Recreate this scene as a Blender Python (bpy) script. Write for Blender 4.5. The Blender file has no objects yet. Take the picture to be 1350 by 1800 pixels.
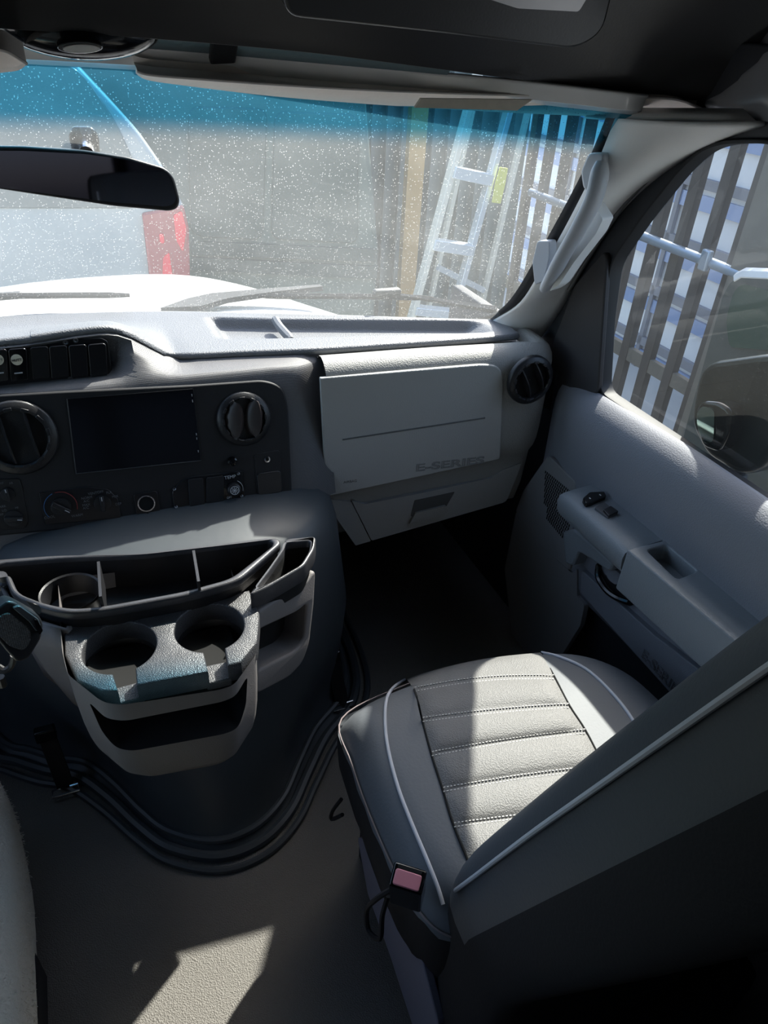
import bpy, bmesh, math, random
from mathutils import Vector, Matrix, Euler
random.seed(4)
C = bpy.context.scene.collection
sc = bpy.context.scene
V = Vector
# ---------------------------------------------------------------- camera
F = 1250.0
YC = V((-625, -860, F)); ZC = -V((-115, 1804, F)); ZC.normalize()
YC = (YC - YC.dot(ZC)*ZC).normalized(); XC = YC.cross(ZC)
EYE = V((0, 0, 1.3))
cam = bpy.data.cameras.new('camera'); co = bpy.data.objects.new('camera', cam); C.objects.link(co)
cam.sensor_fit = 'VERTICAL'; cam.sensor_height = 36.0; cam.lens = 36.0*F/1800.0
cam.clip_start = 0.02; cam.clip_end = 200
def cam2w(v): return V((XC.dot(v), YC.dot(v), ZC.dot(v)))
right, down, fwd = cam2w(V((1, 0, 0))), cam2w(V((0, 1, 0))), cam2w(V((0, 0, 1)))
co.matrix_world = Matrix(((right.x, -down.x, -fwd.x, EYE.x), (right.y, -down.y, -fwd.y, EYE.y), (right.z, -down.z, -fwd.z, EYE.z), (0, 0, 0, 1)))
sc.camera = co
# ---------------------------------------------------------------- view, sky, sun
sc.view_settings.view_transform = 'Standard'; sc.view_settings.look = 'None'
sc.view_settings.gamma = 1; sc.view_settings.use_curve_mapping = False
sc.view_settings.exposure = 0.0
w = bpy.data.worlds.new('sky'); sc.world = w; w.use_nodes = True
wn = w.node_tree.nodes; wl = w.node_tree.links
sky = wn.new('ShaderNodeTexSky'); sky.sky_type = 'NISHITA'; sky.sun_disc = False
sky.sun_elevation = math.radians(45); sky.sun_rotation = math.radians(45); sky.dust_density = 2.0
wl.new(sky.outputs[0], wn['Background'].inputs[0]); wn['Background'].inputs[1].default_value = 0.56
SUN = V((0.81, 0.70, 1.0))
sl = bpy.data.lights.new('sun', 'SUN'); sl.energy = 13.0; sl.angle = math.radians(0.8); sl.color = (1.0, 0.95, 0.88)
so = bpy.data.objects.new('sun', sl); C.objects.link(so); so.rotation_euler = SUN.to_track_quat('Z', 'Y').to_euler(); so.location = (3, 3, 6)

sc.cycles.diffuse_bounces = 8; sc.cycles.max_bounces = 16; sc.cycles.transparent_max_bounces = 24
# ---------------------------------------------------------------- helpers
def ray(px, py): return cam2w(V((px-675, py-900, F))/F)
def at(px, py, x=None, y=None, z=None):
    r = ray(px, py)
    if x is not None: t = (x-EYE.x)/r.x
    elif y is not None: t = (y-EYE.y)/r.y
    else: t = (z-EYE.z)/r.z
    return EYE + r*t
def atp(px, py, p, n):
    r = ray(px, py); n = V(n); return EYE + r*((V(p)-EYE).dot(n)/r.dot(n))

MATS = {}
def mat(name, col, rough=0.6, bump=0.0, scale=400, metal=0.0, var=0.0, spec=0.5, kind='noise', vscale=6, coat=0.0, sheen=0.0, bdist=0.001):
    if name in MATS: return MATS[name]
    m = bpy.data.materials.new(name); m.use_nodes = True; nt = m.node_tree; N, L = nt.nodes, nt.links
    b = N['Principled BSDF']
    b.inputs['Base Color'].default_value = (*col, 1); b.inputs['Roughness'].default_value = rough
    b.inputs['Metallic'].default_value = metal; b.inputs['Specular IOR Level'].default_value = spec
    b.inputs['Coat Weight'].default_value = coat; b.inputs['Sheen Weight'].default_value = sheen
    g = N.new('ShaderNodeNewGeometry')
    if bump > 0:
        if kind == 'noise':
            t = N.new('ShaderNodeTexNoise'); t.inputs['Scale'].default_value = scale; t.inputs['Detail'].default_value = 2; out = t.outputs[0]
        elif kind == 'leather':
            t = N.new('ShaderNodeTexVoronoi'); t.inputs['Scale'].default_value = scale; out = t.outputs['Distance']
        elif kind == 'weave':
            t = N.new('ShaderNodeTexVoronoi'); t.inputs['Scale'].default_value = scale; t.inputs['Randomness'].default_value = 0.0; out = t.outputs['Distance']
        L.new(g.outputs['Position'], t.inputs['Vector'])
        bp = N.new('ShaderNodeBump'); bp.inputs['Strength'].default_value = bump; bp.inputs['Distance'].default_value = bdist
        L.new(out, bp.inputs['Height']); L.new(bp.outputs[0], b.inputs['Normal'])
    if var > 0:
        t2 = N.new('ShaderNodeTexNoise'); t2.inputs['Scale'].default_value = vscale; t2.inputs['Detail'].default_value = 5
        L.new(g.outputs['Position'], t2.inputs['Vector'])
        mx = N.new('ShaderNodeMix'); mx.data_type = 'RGBA'
        mx.inputs[6].default_value = (*[c*(1-var) for c in col], 1); mx.inputs[7].default_value = (*[min(1, c*(1+var)) for c in col], 1)
        L.new(t2.outputs[0], mx.inputs[0]); L.new(mx.outputs[2], b.inputs['Base Color'])
    MATS[name] = m; return m

def empty(name, label, cat, loc=(0, 0, 0), group=None, kind=None):
    o = bpy.data.objects.new(name, None); C.objects.link(o); o.location = loc; o.empty_display_size = 0.02
    o['label'] = label; o['category'] = cat
    if group: o['group'] = group
    if kind: o['kind'] = kind
    return o
def tag(o, label, cat, group=None, kind=None):
    o['label'] = label; o['category'] = cat
    if group: o['group'] = group
    if kind: o['kind'] = kind
    return o
def link(o, parent):
    C.objects.link(o)
    if parent is not None:
        o.parent = parent
        if parent.type == 'EMPTY': o.location = -parent.location
    return o
def mk(name, vs, fs, m, parent=None, smooth=40, bev=0.0, seg=2, solid=0.0, sub=0, mi=None, off=-1):
    me = bpy.data.meshes.new(name); me.from_pydata([tuple(v) for v in vs], [], fs); me.validate()
    bm = bmesh.new(); bm.from_mesh(me)
    if mi is None: bmesh.ops.recalc_face_normals(bm, faces=bm.faces)
    bm.to_mesh(me); bm.free()
    for x in (m if isinstance(m, (list, tuple)) else [m]): me.materials.append(x)
    if mi: 
        for p, i in zip(me.polygons, mi): p.material_index = i
    o = bpy.data.objects.new(name, me); link(o, parent)
    if smooth:
        me.polygons.foreach_set('use_smooth', [True]*len(me.polygons))
        me.set_sharp_from_angle(angle=math.radians(smooth))
    if solid: 
        s = o.modifiers.new('solid', 'SOLIDIFY'); s.thickness = solid; s.offset = off
    if bev:
        b = o.modifiers.new('bevel', 'BEVEL'); b.width = bev; b.segments = seg; b.limit_method = 'ANGLE'; b.angle_limit = math.radians(35)
    if sub:
        s = o.modifiers.new('sub', 'SUBSURF'); s.levels = sub; s.render_levels = sub
    return o
class MB:
    def __init__(s): s.v = []; s.f = []
    def add(s, vs, fs):
        n = len(s.v); s.v += [V(v) for v in vs]; s.f += [tuple(i+n for i in f) for f in fs]
    def box(s, c, d, R=None):
        c = V(c); hx, hy, hz = d[0]/2, d[1]/2, d[2]/2
        vs = [V((x, y, z)) for z in (-hz, hz) for x, y in ((-hx, -hy), (hx, -hy), (hx, hy), (-hx, hy))]
        if R is not None: vs = [R @ v for v in vs]
        s.add([c+v for v in vs], [(0, 3, 2, 1), (4, 5, 6, 7), (0, 1, 5, 4), (1, 2, 6, 5), (2, 3, 7, 6), (3, 0, 4, 7)])
    def bar(s, a, b, wd, hd, up=(0, 0, 1)):
        a, b = V(a), V(b); d = (b-a); L = d.length; d.normalize(); u = V(up); r = d.cross(u)
        if r.length < 1e-4: r = d.cross(V((1, 0, 0)))
        r.normalize(); u = r.cross(d)
        s.box((a+b)/2, (L, wd, hd), Matrix((d, r, u)).transposed())
    def tube(s, path, r, n=8, cap=True):
        path = [V(p) for p in path]; rr = r if isinstance(r, (list, tuple)) else [r]*len(path)
        base = len(s.v); prev = None
        for i, p in enumerate(path):
            d = (path[min(i+1, len(path)-1)]-path[max(i-1, 0)]).normalized()
            if prev is None:
                a = d.orthogonal().normalized()
            else:
                a = (prev - prev.dot(d)*d).normalized()
            prev = a; b = d.cross(a)
            for k in range(n):
                t = 2*math.pi*k/n; s.v.append(p+(a*math.cos(t)+b*math.sin(t))*rr[i])
        for i in range(len(path)-1):
            for k in range(n):
                s.f.append((base+i*n+k, base+i*n+(k+1) % n, base+(i+1)*n+(k+1) % n, base+(i+1)*n+k))
        if cap:
            s.f.append(tuple(base+k for k in range(n))[::-1]); s.f.append(tuple(base+(len(path)-1)*n+k for k in range(n)))
    def lathe(s, o, ax, prof, n=32, closed=False):
        o = V(o); ax = V(ax).normalized(); a = ax.orthogonal().normalized(); b = ax.cross(a); base = len(s.v)
        for r, h in prof:
            for k in range(n):
                t = 2*math.pi*k/n; s.v.append(o+ax*h+(a*math.cos(t)+b*math.sin(t))*r)
        for i in range(len(prof)-1):
            for k in range(n):
                s.f.append((base+i*n+k, base+i*n+(k+1) % n, base+(i+1)*n+(k+1) % n, base+(i+1)*n+k))
        if closed: s.f.append(tuple(base+k for k in range(n))[::-1]); s.f.append(tuple(base+(len(prof)-1)*n+k for k in range(n)))
    def build(s, name, m, parent=None, **k): return mk(name, s.v, s.f, m, parent, **k)
def loft(name, rows, m, parent=None, closed=False, capa=False, capb=False, **k):
    n = len(rows[0]); vs = [p for r in rows for p in r]; fs = []
    for i in range(len(rows)-1):
        for j in range(n if closed else n-1):
            fs.append((i*n+j, i*n+(j+1) % n, (i+1)*n+(j+1) % n, (i+1)*n+j))
    if capa: fs.append(tuple(range(n))[::-1])
    if capb: fs.append(tuple((len(rows)-1)*n+j for j in range(n)))
    return mk(name, vs, fs, m, parent, **k)
def catmull(pts, n=6, closed=False):
    pts = [V(p) for p in pts]; N = len(pts); out = []
    for i in range(N if closed else N-1):
        if closed: a, b, c, d = pts[i-1], pts[i], pts[(i+1) % N], pts[(i+2) % N]
        else: a, b, c, d = pts[max(i-1, 0)], pts[i], pts[i+1], pts[min(i+2, N-1)]
        for k in range(n):
            t = k/n; out.append(0.5*((2*b)+(c-a)*t+(2*a-5*b+4*c-d)*t*t+(3*b-a-3*c+d)*t**3))
    if not closed: out.append(pts[-1])
    return out
def roundpoly(pts, r, n=5):
    """2D polygon with rounded corners; r a number or a list"""
    out = []; N = len(pts); pts = [V((p[0], p[1])) for p in pts]
    for i in range(N):
        p = pts[i]; a = pts[i-1]-p; b = pts[(i+1) % N]-p; ri = r[i] if isinstance(r, (list, tuple)) else r
        ra = min(ri, a.length*0.49, b.length*0.49)
        if ra < 1e-5: out.append(p); continue
        A = p+a.normalized()*ra; B = p+b.normalized()*ra
        for k in range(n+1):
            t = k/n; out.append(A*(1-t)**2+p*2*t*(1-t)+B*t*t)
    return out
class Frame:
    """a flat face: origin, u to the right, v up, n towards the viewer"""
    def __init__(s, o, u, v):
        s.o = V(o); s.u = V(u).normalized(); v = V(v); s.v = (v-v.dot(s.u)*s.u).normalized(); s.n = s.u.cross(s.v).normalized()
    def w(s, u, v, d=0): return s.o+s.u*u+s.v*v+s.n*d
    def px(s, px, py):
        p = atp(px, py, s.o, s.n)-s.o; return V((p.dot(s.u), p.dot(s.v)))
    def rot(s): return Matrix((s.u, s.v, s.n)).transposed().to_4x4()
def cut_plate(name, fr, outer, holes, d0, d1, m, parent=None, bev=0.0, smooth=35):
    """flat plate with holes: filled 2D outline extruded from depth d0 to d1 of the frame"""
    cu = bpy.data.curves.new(name, 'CURVE'); cu.dimensions = '2D'; cu.fill_mode = 'BOTH'
    cu.extrude = abs(d1-d0)/2-bev; cu.bevel_depth = bev; cu.bevel_resolution = 2; cu.offset = -bev
    for poly in [outer]+list(holes):
        sp = cu.splines.new('POLY'); sp.points.add(len(poly)-1)
        for q, p in zip(sp.points, poly): q.co = (p[0], p[1], 0, 1)
        sp.use_cyclic_u = True
    t = bpy.data.objects.new('tmp', cu); C.objects.link(t)
    me = bpy.data.meshes.new_from_object(t.evaluated_get(bpy.context.evaluated_depsgraph_get()))
    bpy.data.objects.remove(t); bpy.data.curves.remove(cu)
    M = Matrix.Translation(fr.w(0, 0, (d0+d1)/2)) @ fr.rot(); me.transform(M); me.name = name
    bm = bmesh.new(); bm.from_mesh(me); bmesh.ops.remove_doubles(bm, verts=bm.verts, dist=1e-6); bmesh.ops.recalc_face_normals(bm, faces=bm.faces); bm.to_mesh(me); bm.free()
    me.materials.clear(); me.materials.append(m)
    me.polygons.foreach_set('use_smooth', [True]*len(me.polygons)); me.set_sharp_from_angle(angle=math.radians(smooth))
    o = bpy.data.objects.new(name, me); return link(o, parent)
def shear(o, fr, k):
    for v in o.data.vertices:
        d = -(v.co-fr.o).dot(fr.n); v.co.z -= d*k
def plate(name, fr, outer, d0, d1, m, parent=None, bev=0.0, seg=2):
    n = len(outer); vs = [fr.w(p[0], p[1], d0) for p in outer]+[fr.w(p[0], p[1], d1) for p in outer]
    fs = [tuple(range(n)), tuple(range(n, 2*n))]+[(i, (i+1) % n, (i+1) % n+n, i+n) for i in range(n)]
    return mk(name, vs, fs, m, parent, bev=bev, seg=seg, smooth=35)
def text(name, s, fr, u, v, size, m, parent, d=0.0, rot=0.0, outline=False, ext=0.0003, align='LEFT'):
    cu = bpy.data.curves.new(name, 'FONT'); cu.body = s; cu.size = size; cu.align_x = align; cu.extrude = ext
    if outline: cu.fill_mode = 'NONE'; cu.bevel_depth = 0.0009; cu.bevel_resolution = 1; cu.extrude = 0
    t = bpy.data.objects.new('tmp', cu); C.objects.link(t)
    me = bpy.data.meshes.new_from_object(t.evaluated_get(bpy.context.evaluated_depsgraph_get()))
    bpy.data.objects.remove(t); bpy.data.curves.remove(cu); me.name = name
    me.transform(Matrix.Translation(fr.w(u, v, d)) @ fr.rot() @ Matrix.Rotation(rot, 4, 'Z'))
    me.materials.clear(); me.materials.append(m)
    return link(bpy.data.objects.new(name, me), parent)
def circle(cx, cy, r, n=32, a0=0.0): return [V((cx+r*math.cos(a0+2*math.pi*k/n), cy+r*math.sin(a0+2*math.pi*k/n))) for k in range(n)]
def sm(a, b, x):
    t = min(1, max(0, (x-a)/(b-a))); return t*t*(3-2*t)
def lerp(a, b, t): return a+(b-a)*t
def interp(tab, x):
    if x <= tab[0][0]: return tab[0][1]
    for (a, fa), (b, fb) in zip(tab, tab[1:]):
        if x <= b: return lerp(fa, fb, (x-a)/(b-a))
    return tab[-1][1]

# ---------------------------------------------------------------- materials
M_pad = mat('charcoal grained dash pad', (0.17, 0.175, 0.185), 0.42, 0.5, 420, kind='leather', bdist=0.0012)
M_stack = mat('dark textured stack surround', (0.11, 0.108, 0.112), 0.5, 0.5, 520, kind='weave', bdist=0.0008)
M_bezel = mat('black bezel plastic', (0.009, 0.009, 0.011), 0.6, 0.2, 900)
M_black = mat('satin black plastic', (0.016, 0.016, 0.018), 0.38, 0.25, 700)
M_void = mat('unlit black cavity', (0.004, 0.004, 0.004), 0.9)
M_gloss = mat('gloss black', (0.006, 0.006, 0.007), 0.12)
M_lgrey = mat('light grey grained plastic', (0.29, 0.285, 0.268), 0.55, 0.45, 380, kind='leather', bdist=0.0012)
M_door = mat('cool grey door plastic', (0.20, 0.207, 0.235), 0.68, 0.35, 420, kind='leather', bdist=0.001)
M_door2 = mat('slate grey armrest plastic', (0.21, 0.23, 0.25), 0.42, 0.35, 450, kind='leather', bdist=0.001)
M_kick = mat('warm grey kick panel', (0.22, 0.215, 0.22), 0.6, 0.3, 420)
M_pillar = mat('pale grey pillar trim', (0.80, 0.79, 0.77), 0.55, 0.2, 500)
M_cover = mat('dark rubberised engine cover', (0.055, 0.063, 0.070), 0.42, 0.2, 60, var=0.15)
M_tray = mat('dusty black tray plastic', (0.062, 0.062, 0.066), 0.4, 0.6, 600, var=0.35, vscale=60, kind='leather', bdist=0.001)
M_cons = mat('grey brown console body', (0.20, 0.185, 0.18), 0.55, 0.3, 500)
M_floor = mat('grained vinyl floor', (0.165, 0.153, 0.137), 0.6, 0.6, 480, kind='leather', var=0.1, bdist=0.002)
M_vinyl = mat('slate vinyl seat cover', (0.125, 0.135, 0.148), 0.58, 0.25, 260, kind='noise')
M_cent = mat('grey perforated seat centre', (0.165, 0.162, 0.157), 0.6, 0.6, 500, kind='leather', var=0.05, vscale=25)
M_rear = mat('black fabric seat cover', (0.007, 0.007, 0.010), 0.8, 0.3, 300)
M_pipe = mat('pale grey piping', (0.55, 0.56, 0.60), 0.5)
M_thread = mat('pale grey thread', (0.55, 0.54, 0.52), 0.7)
M_beige = mat('fuzzy beige fabric', (0.62, 0.58, 0.50), 0.95, 1.0, 220, var=0.1, sheen=0.3, bdist=0.004)
M_visor = mat('beige visor cloth', (0.82, 0.74, 0.67), 0.9, 0.5, 160, var=0.06, vscale=30)
M_lav = mat('lavender grey seat skirt', (0.20, 0.19, 0.24), 0.9, 0.4, 400)
M_chrome = mat('bright metal', (0.7, 0.7, 0.72), 0.2, metal=1.0)
M_white = mat('white automotive paint', (0.72, 0.71, 0.69), 0.25, coat=0.5)
M_print = mat('pale printed marking', (0.55, 0.56, 0.58), 0.6)
M_red = mat('pink red button', (0.65, 0.25, 0.30), 0.4)
M_over = mat('glossy charcoal overhead plastic', (0.026, 0.025, 0.025), 0.32, 0.1, 300, var=0.15, vscale=3)
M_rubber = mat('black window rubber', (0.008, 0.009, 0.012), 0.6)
M_navy = mat('dark navy frame trim', (0.022, 0.024, 0.03), 0.6, 0.2, 300)

def glass_mat(name, dust, tint=(0.93, 0.97, 0.95), band=False, rough=0.0):
    m = bpy.data.materials.new(name); m.use_nodes = True; nt = m.node_tree; N, L = nt.nodes, nt.links
    N.remove(N['Principled BSDF']); out = N['Material Output']
    tr = N.new('ShaderNodeBsdfTransparent'); tr.inputs[0].default_value = (*tint, 1)
    gl = N.new('ShaderNodeBsdfGlossy'); gl.inputs['Roughness'].default_value = 0.02
    lw = N.new('ShaderNodeLayerWeight'); lw.inputs[0].default_value = 0.5
    pw = N.new('ShaderNodeMath'); pw.operation = 'POWER'; pw.inputs[1].default_value = 4.0; L.new(lw.outputs['Facing'], pw.inputs[0])
    fr = N.new('ShaderNodeMath'); fr.operation = 'MULTIPLY_ADD'; fr.inputs[1].default_value = 0.45; fr.inputs[2].default_value = 0.045; L.new(pw.outputs[0], fr.inputs[0])
    m1 = N.new('ShaderNodeMixShader'); L.new(fr.outputs[0], m1.inputs[0]); L.new(tr.outputs[0], m1.inputs[1]); L.new(gl.outputs[0], m1.inputs[2])
    geo = N.new('ShaderNodeNewGeometry')
    if band:
        sp = N.new('ShaderNodeSeparateXYZ'); L.new(geo.outputs['Position'], sp.inputs[0])
        mr = N.new('ShaderNodeMapRange'); mr.interpolation_type = 'SMOOTHSTEP'; mr.inputs[1].default_value = 1.134; mr.inputs[2].default_value = 1.172
        L.new(sp.outputs['Z'], mr.inputs[0])
        mx = N.new('ShaderNodeMix'); mx.data_type = 'RGBA'; mx.inputs[6].default_value = (*tint, 1); mx.inputs[7].default_value = (0.08, 0.41, 0.58, 1)
        L.new(mr.outputs[0], mx.inputs[0]); L.new(mx.outputs[2], tr.inputs[0])
    # dust film with specks
    df = N.new('ShaderNodeBsdfDiffuse'); tl = N.new('ShaderNodeBsdfTranslucent')
    for q in (df, tl): q.inputs[0].default_value = (0.75, 0.78, 0.74, 1)
    if band:
        mx2 = N.new('ShaderNodeMix'); mx2.data_type = 'RGBA'; mx2.inputs[6].default_value = (0.75, 0.78, 0.74, 1); mx2.inputs[7].default_value = (0.10, 0.42, 0.60, 1)
        L.new(mr.outputs[0], mx2.inputs[0]); L.new(mx2.outputs[2], df.inputs[0]); L.new(mx2.outputs[2], tl.inputs[0])
    ad = N.new('ShaderNodeMixShader'); ad.inputs[0].default_value = 0.6; L.new(df.outputs[0], ad.inputs[1]); L.new(tl.outputs[0], ad.inputs[2])
    vo = N.new('ShaderNodeTexVoronoi'); vo.inputs['Scale'].default_value = 300; L.new(geo.outputs['Position'], vo.inputs['Vector'])
    r1 = N.new('ShaderNodeMapRange'); r1.inputs[1].default_value = 0.12; r1.inputs[2].default_value = 0.3; r1.inputs[3].default_value = 1.0; r1.inputs[4].default_value = 0.0
    L.new(vo.outputs['Distance'], r1.inputs[0])
    vc = N.new('ShaderNodeSeparateColor'); L.new(vo.outputs['Color'], vc.inputs[0])
    gt = N.new('ShaderNodeMath'); gt.operation = 'GREATER_THAN'; gt.inputs[1].default_value = 0.5; L.new(vc.outputs[0], gt.inputs[0])
    mu = N.new('ShaderNodeMath'); mu.operation = 'MULTIPLY'; L.new(r1.outputs[0], mu.inputs[0]); L.new(gt.outputs[0], mu.inputs[1])
    no = N.new('ShaderNodeTexNoise'); no.inputs['Scale'].default_value = 7; no.inputs['Detail'].default_value = 6; L.new(geo.outputs['Position'], no.inputs['Vector'])
    r2 = N.new('ShaderNodeMapRange'); r2.inputs[1].default_value = 0.3; r2.inputs[2].default_value = 0.75; r2.inputs[3].default_value = dust*0.75; r2.inputs[4].default_value = dust*1.35
    L.new(no.outputs[0], r2.inputs[0])
    m3 = N.new('ShaderNodeMath'); m3.operation = 'MULTIPLY_ADD'; m3.inputs[1].default_value = dust*3.6; L.new(mu.outputs[0], m3.inputs[0]); L.new(r2.outputs[0], m3.inputs[2])
    m2 = N.new('ShaderNodeMixShader'); L.new(m3.outputs[0], m2.inputs[0]); L.new(m1.outputs[0], m2.inputs[1]); L.new(ad.outputs[0], m2.inputs[2])
    L.new(m2.outputs[0], out.inputs[0]); return m
M_ws = glass_mat('dusty windshield glass', 0.10, band=True)
M_sg = glass_mat('dusty side glass', 0.022, tint=(0.86, 0.9, 0.88))

M_tg = glass_mat('dark tinted bus glass', 0.0, tint=(0.16, 0.16, 0.185))
# ================================================================ SHELL
def struct(o): o['kind'] = 'structure'; return o
ZF = 0.06
mb = MB(); mb.box((0, -0.45, ZF-0.02), (2.2, 4.0, 0.04)); struct(tag(mb.build('floor', M_floor), 'dark grained vinyl cab floor with a sunlit patch', 'floor'))
mb = MB(); mb.box((0, -1.15, 1.66), (2.3, 2.62, 0.04))
struct(tag(mb.build('ceiling', M_over), 'dark ceiling of the bus above the camera', 'ceiling'))
mb = MB()
for a_, b_ in (((0, -2.45, 0.45), (2.3, 0.05, 0.95)), ((0, -2.45, 1.58), (2.3, 0.05, 0.16)), ((0.0, -2.45, 1.2), (0.12, 0.05, 0.6)), ((1.1, -2.45, 1.2), (0.1, 0.05, 0.6)), ((-1.1, -2.45, 1.2), (0.1, 0.05, 0.6))): mb.box(a_, b_)
struct(tag(mb.build('wall_back', M_over), 'dark rear wall of the bus body', 'wall'))
mb = MB(); mb.box((1.12, -1.15, 0.8), (0.05, 2.6, 1.7)); struct(tag(mb.build('wall_right', M_over), 'dark right side wall behind the passenger door', 'wall'))
mb = MB(); mb.box((-1.12, -1.15, 0.8), (0.05, 2.6, 1.7)); struct(tag(mb.build('wall_left', M_over), 'dark left side wall behind the driver', 'wall'))
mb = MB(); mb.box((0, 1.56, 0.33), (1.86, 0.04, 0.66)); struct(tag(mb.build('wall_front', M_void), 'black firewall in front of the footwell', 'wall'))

mb = MB(); mb.box((0, -2.44, 1.2), (2.1, 0.006, 0.6)); struct(tag(mb.build('window_3', M_tg), 'dark tinted rear window of the bus', 'window'))
# windshield
WB = [(-0.86, 1.30, 0.80), (-0.70, 1.375, 0.80), (-0.45, 1.455, 0.80), (-0.148, 1.496, 0.80), (0.003, 1.479, 0.80), (0.161, 1.447, 0.80), (0.321, 1.395, 0.80), (0.485, 1.341, 0.80), (0.648, 1.28, 0.80), (0.815, 1.222, 0.80)]
WT = [(-0.84, 1.03, 1.20), (-0.68, 1.09, 1.215), (-0.45, 1.13, 1.230), (-0.15, 1.165, 1.238), (0.0, 1.16, 1.238), (0.16, 1.135, 1.236), (0.32, 1.10, 1.231), (0.48, 1.06, 1.226), (0.64, 1.015, 1.22), (0.80, 0.962, 1.212)]
WBs, WTs = catmull(WB, 4), catmull(WT, 4)
WB2 = [V((p.x*1.0, p.y+0.03, p.z-0.046)) for p in WBs]
rows = []
for k in range(9):
    t = k/8; rows.append([a.lerp(b, t)+V((0, 0, 0)) for a, b in zip(WB2, WTs)])
ws = loft('window_1', rows, M_ws); struct(tag(ws, 'dusty windshield with a blue sunshade band along its top', 'windshield'))
# black border of the windshield on the passenger side
edge = catmull([at(1078, 208, x=0.786), at(1045, 285, x=0.786), at(1003, 365, x=0.786), at(955, 450, x=0.786), at(912, 520, x=0.787), at(880, 550, x=0.79), at(845, 558, x=0.785)], 6)
e2 = [p+V((-0.007, 0.008, 0.0)) for p in edge]; e3 = [p+V((0.02, -0.012, 0)) for p in edge]
struct(tag(loft('trim_1', [e2, edge, e3], M_rubber, solid=0.004), 'black rubber edge between windshield and right pillar', 'trim'))
# header above the windshield
hd = []
for dz, dy in ((-0.006, 0.01), (0.0, -0.012), (0.016, -0.016), (0.02, -0.02)): hd.append([p+V((0, dy, dz)) for p in WTs])
struct(tag(loft('trim_2', hd, M_white, solid=0.004), 'white painted header rail above the windshield', 'trim'))
M_teal = mat('teal grey header lining', (0.16, 0.23, 0.25), 0.35, 0.8, 120, kind='leather')
struct(tag(loft('trim_3', [[p+V((0, dy, dz)) for p in WTs if p.x < 0.54] for dz, dy in ((0.02, -0.02), (0.032, -0.04), (0.046, -0.045))], M_teal, solid=0.004), 'teal grey textured lining strip over the white header rail', 'trim'))

# overhead panel
lo = [(-0.93, 0.95, 1.277), (-0.6, 1.0, 1.277), (-0.028, 1.0, 1.276), (0.268, 1.0, 1.269), (0.45, 1.0, 1.258), (0.606, 1.0, 1.247), (0.76, 0.98, 1.237), (0.86, 0.94, 1.232), (0.91, 0.90, 1.235), (0.93, 0.87, 1.24)]
lo = catmull(lo, 5)
oc = empty('overhead_console', 'glossy charcoal overhead cabinet across the top of the windshield', 'overhead cabinet', (0.2, 1.0, 1.3))
rows = [[p+V((0, 0.10, 0.012)) for p in lo], [p+V((0, 0.012, 0.0)) for p in lo], lo, [p+V((0, -0.006, 0.008)) for p in lo], [p+V((0, -0.03, 0.06)) for p in lo], [p+V((0, -0.10, 0.16)) for p in lo], [V((p.x, p.y-0.25, 1.64)) for p in lo]]
loft('panel', rows, M_over, oc, solid=0.006)
for px, py in ((632, 30), (1030, 80)):
    p = at(px, py, y=0.975); mb = MB(); mb.lathe(p+V((0, 0.004, 0)), (0, -1, 0.3), [(0.0055, 0), (0.0055, 0.002), (0.004, 0.003), (0.0005, 0.0015)], 12)
    sc_ = mb.build('screw', mat('dark screw metal', (0.25, 0.25, 0.26), 0.3, metal=0.9), oc)
    mb = MB(); n = V((0, -1, 0.3)).normalized(); q = p+V((0, 0.004, 0))+n*0.0035
    mb.box(q, (0.006, 0.001, 0.001)); mb.box(q, (0.001, 0.001, 0.006)); mb.build('screw_slot', M_void, sc_)
# raised cabinet door with latch at the top of the photo
f1 = Frame(at(800, 60, y=0.93), (1, 0, 0), (0, -0.35, 1))
q = [f1.px(500, -60), f1.px(500, 30), f1.px(780, 60), f1.px(1010, 88), f1.px(1060, 60), f1.px(1090, -60)]
cd = plate('cabinet_door', f1, roundpoly(q, [0.005, 0.02, 0.02, 0.02, 0.03, 0.01], 6), -0.03, 0.0, M_over, oc, bev=0.004)
q = [f1.px(830, -14), f1.px(905, 10), f1.px(1012, 16), f1.px(1030, -14)]
lt = plate('latch', f1, roundpoly(q, 0.004), 0.0, 0.008, mat('dull steel latch', (0.35, 0.34, 0.34), 0.35, metal=0.8), cd, bev=0.002)
# shiny end cap to the right
rows = []
for px0, py0, px1, py1 in ((1255, 178, 1250, 190), (1290, 150, 1270, 200), (1320, 110, 1305, 206), (1355, 60, 1350, 212), (1420, 0, 1410, 225)):
    a, b = at(px0, py0, x=0.90), at(px1, py1, x=0.885); rows.append([a, a.lerp(b, 0.35)+V((-0.008, 0, 0)), a.lerp(b, 0.7)+V((-0.008, 0, 0)), b])
M_shine = mat('polished dark grey plastic', (0.20, 0.20, 0.21), 0.25)
loft('end_cap', rows, M_shine, oc, solid=0.006)

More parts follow.
